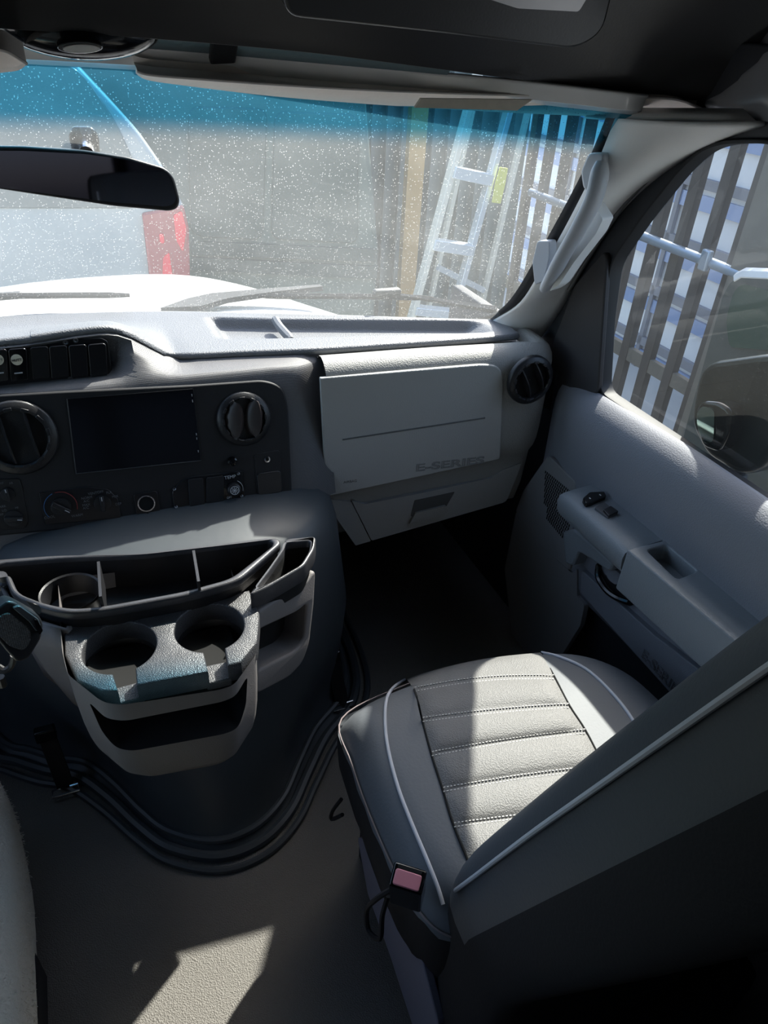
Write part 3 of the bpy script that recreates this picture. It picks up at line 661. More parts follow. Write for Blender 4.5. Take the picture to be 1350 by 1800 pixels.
for px, py in ((418, 832), (424, 871), (306, 859), (309, 890), (374, 860)):
    u, v = FSb.px(px, py); mb = MB(); mb.lathe(FSb.w(u, v, 0.002), FSb.n, [(0.003, 0), (0.0028, 0.0035), (0.0018, 0.004), (0.0004, 0.0028)], 10); mb.build('screw', mat('dark screw metal', (0.25, 0.25, 0.26), 0.3, metal=0.9), ap)
u, v = FSb.px(408, 811); mb = MB(); mb.lathe(FSb.w(u, v, 0), FSb.n, [(0.009, 0), (0.0085, 0.003), (0.006, 0.004), (0.006, 0.012), (0.004, 0.015), (0.0005, 0.016)], 20); mb.build('toggle_nut', M_gloss, dash)
kp = sub('key_switch_plate', [(446, 798), (492, 791), (497, 865), (452, 873)], -0.001, 0.0012, M_bezel, r=0.006)
sub('blank_cover', [(450, 832), (493, 826), (496, 864), (454, 871)], 0.0012, 0.004, M_black, kp, r=0.008, bev=0.0015)
u, v = FSb.px(469, 807); mb = MB(); mb.lathe(FSb.w(u, v, 0.001), FSb.n, [(0.006, 0), (0.0055, 0.003), (0.003, 0.0035), (0.0025, 0.001)], 18); mb.build('lock_cylinder', M_chrome, kp)
# switch bay under the hood
FW = Frame((0, 1.196, 0.82), (1, 0, 0), (0, 0.14, 1))
if FW.n.y > 0: FW.n = -FW.n
q = [FW.px(*p) for p in [(-120, 612), (0, 604), (120, 596), (178, 594), (190, 600), (197, 650), (188, 663), (110, 671), (0, 680), (-120, 690)]]
sw = plate('switch_panel', FW, roundpoly([(p[0], p[1]) for p in q], 0.004), -0.02, 0.0, M_panel, dash, bev=0.0015)
def rocker(x0, lab, name):
    pts = [(x0, 614), (x0+3, 611), (x0+28, 609), (x0+32, 612), (x0+35, 664), (x0+5, 668)]
    pts = [(a, b-(0.05*(x0-15))) for a, b in pts]
    qq = [FW.px(*p) for p in pts]; qq = [(p[0], p[1]) for p in qq]
    r_ = plate('rocker_switch', FW, roundpoly(qq, 0.003), 0.0, 0.007 if lab is None else 0.012, M_panel if lab is None else M_gloss, sw, bev=0.002)
    return r_
rk = []
for x0 in (53, 86, 120, 154): rocker(x0, None, '')
rocker(15, 1, ''); rocker(-19, 1, '')
M_lab = mat('cream button cap', (0.72, 0.66, 0.52), 0.5)
for px, tx in ((30, 'HUTT'), (-3, 'HUTT')):
    u, v = FW.px(px, 629); mb = MB(); mb.lathe(FW.w(u, v, 0.0125), FW.n, [(0.0085, -0.001), (0.0083, 0.0015), (0.0005, 0.002)], 24); mb.build('button_cap', M_lab, sw)
    text('printed_word', tx, FW, u, v-0.002, 0.0055, M_bezel, sw, d=0.0148, align='CENTER')
    u, v = FW.px(px+3, 652); mb = MB(); mb.box(FW.w(u, v, 0.0128), (0.012, 0.001, 0.0018)); mb.build('switch_mark', M_print, sw)
for px, py in ((115, 602), (124, 666), (9, 607), (133, 598)):
    u, v = FW.px(px, py); mb = MB(); mb.lathe(FW.w(u, v, 0.0), FW.n, [(0.0042, 0), (0.004, 0.003), (0.002, 0.003), (0.0003, 0.001)], 12); mb.build('screw', mat('dark screw metal', (0.25, 0.25, 0.26), 0.3, metal=0.9), sw)

# passenger side panel: swept along a plan path
plan = catmull([(0.375, 1.106, 0), (0.45, 1.100, 0), (0.60, 1.088, 0), (0.74, 1.072, 0), (0.795, 1.070, 0), (0.832, 1.083, 0), (0.850, 1.115, 0), (0.855, 1.165, 0), (0.856, 1.25, 0)], 8)
prof = [(-0.090, 0.783), (-0.068, 0.785), (-0.060, 0.793), (-0.045, 0.797), (-0.028, 0.795), (-0.013, 0.788), (-0.004, 0.777), (0.0, 0.762), (0.0, 0.70), (0.0, 0.62), (-0.002, 0.565), (-0.007, 0.548), (-0.018, 0.530), (-0.020, 0.50), (-0.024, 0.45), (-0.036, 0.405), (-0.060, 0.395), (-0.12, 0.40)]
rows = []
for i, p in enumerate(plan):
    d = (plan[min(i+1, len(plan)-1)]-plan[max(i-1, 0)]).normalized(); n = V((d.y, -d.x, 0))
    k = sm(0.78, 0.856, p.x)*0.9
    dz = lerp(0, 0, 0)
    row = []
    for a, z in prof:
        zz = z
        if z < 0.60: zz = z+interp([(0.36, -0.005), (0.80, 0.028)], p.x)*(1 if z < 0.57 else 0.5)
        row.append(V((p.x+n.x*a*(1-0.4*k), p.y+n.y*a*(1-0.4*k), zz)))
    rows.append(row)
loft('passenger_panel', rows, M_lgrey, dash, smooth=55)
FP = Frame((0.55, 1.0915, 0.65), (1, -0.094, 0), (0, 0.0, 1))
if FP.n.y > 0: FP.n = -FP.n
# airbag door
q = [FP.px(*p) for p in [(562, 664), (850, 640), (878, 643), (884, 668), (878, 806), (578, 871), (572, 868)]]
q = [(p[0], p[1]) for p in q]
ab = plate('airbag_cover', FP, roundpoly(q, [0.0, 0.02, 0.02, 0.02, 0.006, 0.0, 0.0], 6), -0.006, 0.0035, mat('light grey airbag cover', (0.42, 0.415, 0.395), 0.6, 0.4, 500, kind='leather', bdist=0.001), dash, bev=0.0025, seg=3)
mb = MB(); a, b = FP.px(601, 771), FP.px(851, 733); mb.tube([FP.w(*a, 0.004), FP.w(*b, 0.004)], 0.0016, 6); mb.build('crease', mat('groove grey', (0.13, 0.13, 0.125), 0.6), ab)
a = FP.px(729, 827); text('raised_lettering', 'E-SERIES', FP, a[0], a[1], 0.0235, mat('raised letter grey', (0.24, 0.238, 0.228), 0.5), ab, d=0.0036, rot=0.01, outline=True)
ob = bpy.data.objects['raised_lettering']
# widen the lettering to the photo's width
mn = min((v.co-FP.o).dot(FP.u) for v in ob.data.vertices); mxx = max((v.co-FP.o).dot(FP.u) for v in ob.data.vertices)
tgt = FP.px(850, 806)[0]-a[0]; sc_x = tgt/(mxx-mn)
for v in ob.data.vertices:
    du = (v.co-FP.o).dot(FP.u)-mn; v.co += FP.u*(du*(sc_x-1))
a = FP.px(603, 848); text('small_lettering', 'AIRBAG', FP, a[0], a[1], 0.0078, mat('faint letter', (0.12, 0.12, 0.115), 0.6), ab, d=0.0037)
# lower panel parts: glovebox door and latch
FG = Frame((0.55, 1.108, 0.47), (1, -0.094, 0), (0, 0.10, 1))
if FG.n.y > 0: FG.n = -FG.n
q = [FG.px(*p) for p in [(617, 878), (640, 884), (752, 862), (862, 838), (880, 825), (915, 812), (900, 850), (888, 880), (652, 948)]]
gb = plate('glovebox_door', FG, roundpoly([(p[0], p[1]) for p in q], [0.003, 0.002, 0, 0.006, 0.008, 0.004, 0.01, 0.01, 0.004]), -0.01, 0.006, mat('mid grey glovebox plastic', (0.32, 0.315, 0.30), 0.6, 0.4, 500, kind='leather'), dash, bev=0.003)
q = [FG.px(*p) for p in [(727, 877), (797, 862), (782, 888), (720, 905)]]
lt = plate('latch', FG, roundpoly([(p[0], p[1]) for p in q], 0.002), 0.006, 0.0075, mat('recess grey', (0.08, 0.08, 0.078), 0.6), gb, bev=0.0005)
q = [FG.px(*p) for p in [(727, 897), (780, 884), (784, 893), (776, 903), (716, 917)]]
plate('latch_pull', FG, roundpoly([(p[0], p[1]) for p in q], 0.002), 0.006, 0.013, M_lgrey, gb, bev=0.002)
# knee block at left of glovebox
q = [FG.px(*p) for p in [(566, 874), (616, 880), (651, 949), (624, 957)]]
plate('knee_block', FG, roundpoly([(p[0], p[1]) for p in q], 0.003), -0.01, 0.005, mat('mid grey glovebox plastic', (0, 0, 0)), dash, bev=0.003)
# right vent
FV = Frame(at(933, 669, y=1.062), (0.965, 0.0, 0), (0, 0.06, 1)); FV = Frame(at(932, 668, y=1.055), (1, -0.03, 0), (0, 0.05, 1))
if FV.n.y > 0: FV.n = -FV.n
rv = vent(FV, 0, 0, 0.0475, math.radians(25), dash)
# side demister grille
mb = MB()
for i in range(4): mb.box((0.862, 1.10+0.012*i, 0.69+0.0*i), (0.004, 0.004, 0.07))
mb.box((0.860, 1.118, 0.69), (0.003, 0.05, 0.085)); mb.build('demister_grille', M_black, dash)
# black blocks under the dash, enlarged to keep light out of the footwell
mb = MB(); mb.box((0.0, 1.25, 0.58), (1.66, 0.12, 0.26)); mb.box((0.0, 1.36, 0.50), (1.66, 0.34, 0.20)); mb.build('footwell_light_block', M_void, dash)
# left half of dash lower
mb = MB(); mb.box((-0.58, 1.2, 0.6), (0.66, 0.1, 0.34)); mb.build('driver_panel', M_stack, dash, bev=0.02)

# ================================================================ ENGINE COVER
ec = empty('engine_cover', 'dark rubbery engine cover bulging from under the dashboard to the floor', 'engine cover', (0.05, 1.0, 0.0))
L0 = [(-0.42, 1.30), (-0.325, 1.164), (-0.27, 1.114), (-0.217, 1.073), (-0.163, 1.040), (-0.114, .971), (-0.069, .889), (-.025, .828), (.051, .780), (.127, .780), (.195, .820), (.253, .892), (.313, .963), (.40, 1.035), (.44, 1.15), (.45, 1.30)]
L0 = [(x*0.954, y*0.954 if y < 1.25 else y) for x, y in L0]
L3 = [(-0.36, 1.30), (-0.29, 1.17), (-.255, 1.10), (-.225, 1.05), (-.19, 1.00), (-.14, .95), (-.08, .905), (-.01, .875), (.06, .86), (.13, .858), (.20, .870), (.27, .895), (.33, .945), (.385, 1.01), (.42, 1.12), (.43, 1.30)]
L5 = [(-0.34, 1.30), (-0.28, 1.18), (-.25, 1.11), (-.22, 1.06), (-.185, 1.01), (-.14, .965), (-.08, .93), (-.01, .905), (.06, .895), (.13, .893), (.20, .900), (.265, .92), (.315, .955), (.36, 1.01), (.39, 1.10), (.40, 1.30)]
def mixl(A, B, t): return [(lerp(a[0], b[0], t), lerp(a[1], b[1], t)) for a, b in zip(A, B)]
def inset(A, d, c=(0.05, 1.25)):
    out = []
    for x, y in A:
        v = V((c[0]-x, c[1]-y)); v = v.normalized()*d if v.length > 1e-6 else v; out.append((x+v.x, y+v.y))
    return out
lv = [(ZF, inset(L0, -0.012)), (ZF+0.010, inset(L0, 0.006)), (ZF+0.03, inset(L0, 0.022)), (ZF+0.08, mixl(inset(L0, 0.028), L3, 0.15)), (0.20, mixl(inset(L0, 0.025), L3, 0.5)), (0.30, L3), (0.42, mixl(L3, L5, 0.6)), (0.50, L5), (0.54, inset(L5, 0.012)), (0.562, inset(L5, 0.035)), (0.572, inset(L5, 0.07)), (0.578, inset(L5, 0.14)), (0.58, inset(L5, 0.22))]
rows = [catmull([(x, y, z) for x, y in l], 5) for z, l in lv]
loft('cover_shell', rows, M_cover, ec, smooth=60)
for off, r, z in ((-0.020, 0.010, 0.006), (-0.046, 0.007, 0.004), (0.006, 0.007, 0.016)):
    mb = MB(); mb.tube(catmull([(x, y, z+ZF) for x, y in inset(L0, off)], 6), r, 8); mb.build('flange_bead', M_cover, ec)
def strap(px, py, h, name='hold_down_strap'):
    a = at(px, py+62*h, z=ZF+0.015); b = at(px-8, py, z=0.13) ; 
    top = a+V((-0.012, 0.045, 0.11))
    mb = MB(); mb.bar(a, top, 0.004, 0.030, up=(1, 0, 0)) if False else mb.bar(a+V((0, -0.006, 0)), top+V((0, -0.006, 0)), 0.030, 0.005, up=(0, -1, 0.2)); s_ = mb.build(name, M_black, ec, bev=0.001)
    mb = MB(); mb.box(top+V((0, -0.010, 0)), (0.036, 0.018, 0.028)); mb.build('buckle', M_gloss, s_, bev=0.003)
    mb = MB(); p = a+V((0, -0.016, -0.002)); mb.tube([p+V((-0.008, 0.004, 0.006)), p+V((-0.022, 0.004, 0.006)), p+V((-0.024, -0.006, 0.0)), p+V((0.024, -0.006, 0)), p+V((0.022, 0.004, 0.006)), p+V((0.008, 0.004, 0.006))], 0.0022, 6); mb.build('wire_loop', M_chrome, s_)
strap(115, 1315, 1.0); strap(600, 1210, 0.35)

# ================================================================ CONSOLE
cons = empty('storage_console', 'black and grey storage console with two front cup holders below the centre stack', 'console', (0.05, 0.8, 0.35))
ZR = 0.608
FT = Frame((0, 0, ZR), (1, 0, 0), (0, 1, 0))
def zq(pts, z): return [(lambda p: V((p.x, p.y)))(at(*p, z=z)) for p in pts]
def wall_loop(poly, z0, z1, scale=1.0, m=M_black, name='', parent=cons, c=None, solid=0.004, n=1):
    c = c or sum(poly, V((0, 0)))/len(poly); rows = []
    for k in range(n+1):
        t = k/n; s = lerp(1, scale, t); rows.append([V((c.x+(p.x-c.x)*s, c.y+(p.y-c.y)*s, lerp(z0, z1, t))) for p in poly])
    return rows
# main bin: rim from px outline
rim = zq([(0, 985), (5, 1005), (20, 1044), (70, 1066), (122, 1078), (182, 1073), (330, 1046), (418, 1021), (454, 990), (495, 954), (488, 944), (400, 955), (250, 972), (100, 975)], ZR)
rim = [V((-0.20, 0.98)), V((-0.195, 0.94))]+rim[1:]
rimr = roundpoly(rim, 0.018, 4)
cc = sum(rimr, V((0, 0)))/len(rimr)
def scl(P, s, sy=None): 
    sy = sy or s; return [V((cc.x+(p.x-cc.x)*s, cc.y+(p.y-cc.y)*sy)) for p in P]
rimi = scl(rimr, 0.945, 0.86)
M_rim = mat('black rim plastic with light dust', (0.05, 0.05, 0.055), 0.35, 0.3, 600, var=0.3, vscale=60)
cut_plate('bin_rim', FT, rimr, [rimi], -0.016, 0.0, M_rim, cons, bev=0.004)
loft('bin_outer_wall', [[V((p.x, p.y, ZR-0.008)) for p in scl(rimr, 0.985)], [V((p.x, p.y, ZR-0.032)) for p in scl(rimr, 0.975)]], M_black, cons, closed=True)
loft('bin_inner_wall', [[V((p.x, p.y, ZR-0.008)) for p in rimi], [V((p.x, p.y, ZR-0.06)) for p in scl(rimi, 0.97)]], M_black, cons, closed=True, capb=True)
# inner dividers and rear cup well
mb = MB(); a, b = at(178, 1010, z=0.60), at(182, 1072, z=0.60); mb.bar(a, b, 0.004, 0.05); mb.build('divider', M_black, cons); mb = MB(); a, b = at(343, 990, z=0.60), at(352, 1045, z=0.60); mb.bar(a, b, 0.004, 0.05); mb.build('divider', M_black, cons)
p = at(122, 1035, z=0.60); mb = MB(); mb.lathe((p.x, p.y, 0.563), (0, 0, 1), [(0.036, 0), (0.040, 0.030), (0.0425, 0.032), (0.0425, 0.028)], 36); mb.build('rear_cup_well', M_black, cons)
# side pocket at the right
sp = zq([(436, 1045), (470, 1030), (535, 992), (553, 962), (556, 940), (500, 945), (498, 960), (470, 1000)], ZR)
spr = roundpoly(sp, 0.010, 4); ccs = sum(spr, V((0, 0)))/len(spr)
spi = [ccs+(p-ccs)*0.80 for p in spr]
cut_plate('side_pocket_rim', FT, spr, [spi], -0.034, -0.002, M_rim, cons, bev=0.003)
loft('side_pocket_liner', [[V((p.x, p.y, ZR-0.015)) for p in spi], [V((p.x, p.y, ZR-0.06)) for p in spi]], M_void, cons, closed=True, capb=True)
# grey lower body: left wing
def body(name, path_t, path_b, zt, zb, m, thick=0.006, n=4):
    rows = []
    for k in range(n+1):
        t = k/n; rows.append([V((lerp(a.x, b.x, t**1.3), lerp(a.y, b.y, t**1.3), lerp(zt, zb, t))) for a, b in zip(path_t, path_b)])
    return loft(name, rows, m, cons, solid=thick, smooth=60, bev=0.0)
pt = zq([(8, 1030), (28, 1070), (72, 1090), (116, 1104), (118, 1100)], 0.585); pb = [V((-0.165, 0.97)), V((-0.145, 0.94)), V((-0.125, 0.895)), V((-0.105, 0.86)), V((-0.10, 0.88))]
body('left_wing', pt, pb, 0.585, 0.36, M_cons)
# right wing with pocket opening
FR = Frame(at(462, 1066, z=0.575), (at(552, 990, z=0.575)-at(462, 1066, z=0.575)), (0, 0.10, 1))
if FR.n.y > 0: FR.n = -FR.n
q = [FR.px(*p) for p in [(452, 1076), (540, 1022), (556, 1000), (553, 1060), (545, 1130), (533, 1165), (510, 1190), (450, 1222), (450, 1150)]]
h = [FR.px(*p) for p in [(455, 1108), (525, 1075), (541, 1060), (535, 1125), (520, 1145), (452, 1180)]]
cut_plate('right_wing', FR, roundpoly([(p[0], p[1]) for p in q], 0.012), [roundpoly([(p[0], p[1]) for p in h], 0.010)], -0.05, 0.0, M_cons, cons, bev=0.005)
plate('right_wing_pocket', FR, roundpoly([(p[0], p[1]) for p in q], 0.012), -0.052, -0.044, M_void, cons)
# cup holder top
ZC_ = 0.578
FC = Frame((0, 0, ZC_), (1, 0, 0), (0, 1, 0))
cl, cr_ = at(210, 1137, z=ZC_), at(368, 1102, z=ZC_)
R = 0.0485
out = zq([(112, 1096), (438, 1037), (456, 1078), (452, 1128), (424, 1163), (400, 1172), (376, 1176), (236, 1205), (205, 1212), (178, 1214), (136, 1196), (114, 1150)], ZC_)
front_l = out[7]; 
def keyhole(c, n0, n1, r):
    """points going along the notch side n0, round the hole and back to n1"""
    a0 = math.atan2(n0.y-c.y, n0.x-c.x); a1 = math.atan2(n1.y-c.y, n1.x-c.x)
    return c, a0, a1
def hole_pts(c, a0, a1, r, n=40):
    # long way round from a0 to a1
    if a1 <= a0: a1 += 2*math.pi
    return [V((c.x+r*math.cos(lerp(a0, a1, k/n)), c.y+r*math.sin(lerp(a0, a1, k/n)))) for k in range(n+1)]
cl2, cr2 = V((cl.x, cl.y)), V((cr_.x, cr_.y))
# notches in the front edge
nl0, nl1 = zq([(207, 1213), (240, 1204)], ZC_); nr0, nr1 = zq([(366, 1180), (400, 1170)], ZC_)
def dirang(c, p): return math.atan2(p.y-c.y, p.x-c.x)
al, ar = dirang(cl2, (nl0+nl1)/2), dirang(cr2, (nr0+nr1)/2); hw = 0.30
outer = [out[0], out[1], out[2], out[3], out[4]]
outer = list(outer)
outer += [nr1]+[p for p in hole_pts(cr2, ar+hw, ar-hw, R)]+[nr0]
outer += [nl1]+[p for p in hole_pts(cl2, al+hw, al-hw, R)]+[nl0]
outer += [out[9], out[10], out[11]]
cut_plate('cup_tray', FC, outer, [], -0.034, 0.0, M_tray, cons, bev=0.0028)
# lower lip of the notches
for c2, a_, n0, n1 in ((cl2, al, nl0, nl1), (cr2, ar, nr0, nr1)):
    mb = MB(); m_ = (n0+n1)/2; d = V((math.cos(a_), math.sin(a_))); p0 = c2+d*(R-0.001); p1 = m_
    mb.bar((p0.x, p0.y, ZC_-0.033), (p1.x-d.x*0.001, p1.y-d.y*0.001, ZC_-0.033), 0.034, 0.014); mb.build('notch_lip', M_tray, cons, bev=0.002)
for c2 in (cl2, cr2):
    mb = MB(); mb.lathe((c2.x, c2.y, ZC_), (0, 0, 1), [(R+0.001, -0.030), (R-0.001, -0.034), (R-0.003, -0.050), (R-0.009, -0.052), (R-0.011, -0.075), (0.0005, -0.076)], 40); mb.build('cup_well', M_black, cons, smooth=50)
# body of the cup holder console: lofted shell, pocket cut out of its front
SB = [(-.108, .93), (-.108, .80), (-.103, .755), (-.066, .697), (-.045, .686), (.080, .680), (.098, .684), (.140, .733), (.147, .77), (.147, .93)]
rows = []
for z, dy, ins in ((0.572, -0.026, 0.001), (0.50, -0.015, 0.0), (0.45, -0.008, 0.001), (0.41, 0.0, 0.003), (0.385, 0.004, 0.007), (0.368, 0.012, 0.016), (0.358, 0.024, 0.030), (0.355, 0.05, 0.06)):
    P_ = roundpoly([(x+(ins if x < 0.02 else -ins), y+(dy if y < 0.9 else 0)) for x, y in SB], 0.010, 4); rows.append([V((p.x, p.y, z-0.10*(p.x-0.02))) for p in P_])
cb_ = loft('cup_console_body', rows, M_cons, cons, closed=True, capa=True, capb=True, smooth=50)
cb_.data.materials.append(M_void)
FB = Frame((0.03, 0.672, 0.47), (1, 0.0, 0), (0, 0, 1))
if FB.n.y > 0: FB.n = -FB.n
ho = [tuple(FB.px(*p)) for p in [(159, 1266), (181, 1270), (419, 1213), (440, 1203), (438, 1256), (424, 1282), (207, 1331), (183, 1319)]]
ct = plate('cutter', FB, roundpoly(ho, 0.010), -0.13, 0.06, M_cons, None)
ct.data.materials.append(M_void)
for p_ in ct.data.polygons: p_.material_index = 1
bo_ = cb_.modifiers.new('pocket', 'BOOLEAN'); bo_.operation = 'DIFFERENCE'; bo_.object = ct; bo_.solver = 'EXACT'
bpy.context.view_layer.update()
nm_ = bpy.data.meshes.new_from_object(cb_.evaluated_get(bpy.context.evaluated_depsgraph_get()))
cb_.modifiers.clear(); cb_.data = nm_; nm_.name = 'cup_console_body'; bpy.data.objects.remove(ct)
bm = bmesh.new(); bm.from_mesh(nm_); bmesh.ops.delete(bm, geom=[f for f in bm.faces if f.normal.z > 0.8 and f.calc_center_median().z > 0.53], context='FACES'); bm.to_mesh(nm_); bm.free()
nm_.set_sharp_from_angle(angle=math.radians(50))
b2 = cb_.modifiers.new('bevel', 'BEVEL'); b2.width = 0.003; b2.segments = 2; b2.angle_limit = math.radians(50)

# ================================================================ MICROPHONE
mic = empty('radio_microphone', 'black handheld radio microphone hanging at the left of the console', 'microphone', at(35, 1100, z=0.58))
FM = Frame(at(35, 1100, y=0.80), (0.92, 0.3, -0.1), (-0.15, 0.25, 1))
q = [FM.px(*p) for p in [(0, 1055), (8, 1050), (20, 1052), (62, 1075), (70, 1090), (66, 1115), (45, 1150), (25, 1158), (0, 1130), (-22, 1100), (-18, 1070)]]
mcb = plate('microphone_body', FM, roundpoly([(p[0], p[1]) for p in q], 0.006), -0.012, 0.016, M_black, mic, bev=0.006, seg=3)
q = [FM.px(*p) for p in [(-12, 1078), (8, 1068), (46, 1098), (48, 1118), (35, 1136), (10, 1128), (-12, 1105)]]
plate('microphone_grille', FM, roundpoly([(p[0], p[1]) for p in q], 0.006), 0.012, 0.0185, mat('knurled black grille', (0.06, 0.06, 0.06), 0.35, 1.0, 420, kind='weave', metal=0.4, bdist=0.002), mic, bev=0.001)
q = [FM.px(*p) for p in [(14, 1060), (26, 1056), (60, 1080), (64, 1095), (56, 1102), (44, 1085)]]
plate('top_band', FM, roundpoly([(p[0], p[1]) for p in q], 0.003), 0.012, 0.021, mat('slate band', (0.05, 0.055, 0.06), 0.35), mic, bev=0.002)
q = [FM.px(*p) for p in [(50, 1078), (56, 1080), (66, 1098), (60, 1106), (54, 1092)]]
plate('talk_button', FM, roundpoly([(p[0], p[1]) for p in q], 0.002), 0.016, 0.024, M_gloss, mic, bev=0.001)
mb = MB(); mb.tube(catmull([at(24, 1152, y=0.80), at(20, 1170, y=0.80), at(8, 1178, y=0.80), at(-10, 1172, y=0.81), at(-30, 1200, y=0.83)], 6), 0.0045, 8); mb.build('cord', M_black, mic)
mb = MB(); mb.tube([at(0, 1190, y=0.81), at(5, 1205, y=0.81)], 0.006, 8); mb.build('cord_grommet', M_black, mic)
q = [FM.px(*p) for p in [(50, 1060), (72, 1068), (77, 1075), (73, 1083), (62, 1078)]]
plate('metal_clip', FM, roundpoly([(p[0], p[1]) for p in q], 0.001), -0.012, -0.008, M_chrome, mic)

# ================================================================ PASSENGER SEAT
seat = empty('passenger_seat', 'slate vinyl passenger seat with pale piping and stitched centre panel', 'seat', (0.5, 0.4, 0.0))
OUT = [(0.262, 0.684), (0.376, 0.712), (0.502, 0.716), (0.613, 0.702), (0.70, 0.668), (0.75, 0.60), (0.765, 0.50), (0.765, 0.42), (0.74, 0.34), (0.62, 0.31), (0.5, 0.305), (0.36, 0.31), (0.275, 0.335), (0.248, 0.40), (0.243, 0.50), (0.248, 0.60)]
OC = catmull([(x, y, 0) for x, y in OUT], 6, closed=True); CC = V((0.49, 0.50, 0))
def radial(x, y):
    p = V((x, y, 0))-CC; a = math.atan2(p.y, p.x); best = None
    n = len(OC)
    for i in range(n):
        A, B = OC[i]-CC, OC[(i+1) % n]-CC
        d = p.normalized() if p.length > 1e-9 else V((1, 0, 0)); den = d.x*(B.y-A.y)-d.y*(B.x-A.x)
        if abs(den) < 1e-12: continue
        t = (A.x*(B.y-A.y)-A.y*(B.x-A.x))/den; s = (A.x*d.y-A.y*d.x)/den
        if t > 0 and -1e-6 <= s <= 1+1e-6: best = t if best is None else max(best, t)
    return p.length/(best or 1)
def ctop(r, y=0.45): return 0.452-0.016*r**2-0.045*max(0, (r-0.80)/0.20)**2.6-0.012*sm(0.55, 0.72, y)
rows = []
for s in (0.0, 0.15, 0.3, 0.45, 0.6, 0.7, 0.78, 0.85, 0.90, 0.94, 0.97, 0.99, 1.0):
    rows.append([V((CC.x+(p.x-CC.x)*max(s, 0.001), CC.y+(p.y-CC.y)*max(s, 0.001), ctop(s, CC.y+(p.y-CC.y)*s))) for p in OC])
NT = len(rows)
for z, s in ((0.385, 1.008), (0.36, 1.012), (0.34, 1.008), (0.31, 1.0), (0.27, 0.97), (0.22, 0.93)):
    rows.append([V((CC.x+(p.x-CC.x)*s, CC.y+(p.y-CC.y)*s, z+0.004*math.sin(i*1.7))) for i, p in enumerate(OC)])
M_side = mat('grey side vinyl', (0.15, 0.165, 0.185), 0.42)
cush = loft('seat_cushion', rows[:NT+1], M_vinyl, seat, closed=True, smooth=60)
loft('cushion_skirt', rows[NT:], M_rear, seat, closed=True, capb=True, smooth=60)
def drape(px, py, dz=0.0, it=4):
    z = 0.44
    for _ in range(it):
        p = at(px, py, z=z); z = ctop(radial(p.x, p.y), p.y)+dz
    return at(px, py, z=z)
# centre panel with horizontal channels
LL = [(714, 1192), (728, 1212), (742, 1265), (758, 1325), (778, 1388), (797, 1450), (826, 1520), (860, 1600)]
RR = [(951, 1147), (975, 1190), (1001, 1240), (1030, 1285), (1062, 1348), (1095, 1420), (1130, 1490), (1180, 1580)]
rows = []
for i in range(len(LL)-1):
    for k in range(8):
        t = k/8; l = (lerp(LL[i][0], LL[i+1][0], t), lerp(LL[i][1], LL[i+1][1], t)); r = (lerp(RR[i][0], RR[i+1][0], t), lerp(RR[i][1], RR[i+1][1], t))
        bulge = 0.0065*math.sin(math.pi*t)**0.6 if i > 0 else 0.001; row = []
        for j in range(25):
            s = j/24; py = lerp(l[1], r[1], s)-8*math.sin(math.pi*s)*(1 if i < 2 else 0.4); e = min(1, min(j, 24-j)/1.5)
            row.append(drape(lerp(l[0], r[0], s), py, 0.0005+(0.001+bulge)*e))
        rows.append(row)
loft('centre_panel', rows, M_cent, seat, smooth=60)
for i in range(1, len(LL)-1):
    mb = MB()
    for dd in (-3.6, 3.6):
        for j in range(46):
            s0, s1 = (j+0.2)/46, (j+0.75)/46
            pq = []
            for s in (s0, s1):
                px = lerp(LL[i][0], RR[i][0], s); py = lerp(LL[i][1], RR[i][1], s)-8*math.sin(math.pi*s)*(1 if i < 2 else 0.4)+dd
                pq.append(drape(px, py, 0.0032))
            mb.bar(pq[0], pq[1], 0.0013, 0.0010)
    mb.build('stitching', M_thread, seat, smooth=0)
# seam valleys between bolster and centre
mb = MB()
for S in (LL, RR): mb.tube(catmull([drape(px, py, 0.001) for px, py in S], 4), 0.0016, 6)
mb.build('bolster_seam', M_void, seat)
for P in ([(714, 1193), (694, 1206), (680, 1228), (677, 1270), (683, 1320), (700, 1385), (724, 1448), (748, 1505), (768, 1555), (779, 1590)], [(952, 1147), (985, 1155), (1030, 1176), (1073, 1215), (1110, 1262), (1140, 1322), (1152, 1360)]):
    mb = MB(); mb.tube(catmull([drape(px, py, 0.001) for px, py in P], 5), 0.0026, 8); mb.build('piping', M_pipe, seat)
mb = MB(); mb.tube([V((CC.x+(p.x-CC.x)*1.004, CC.y+(p.y-CC.y)*1.004, 0.396)) for p in OC[60:]+OC[:8]], 0.0013, 6); mb.build('lower_seam', mat('dull red grey thread', (0.22, 0.18, 0.18), 0.8), seat)
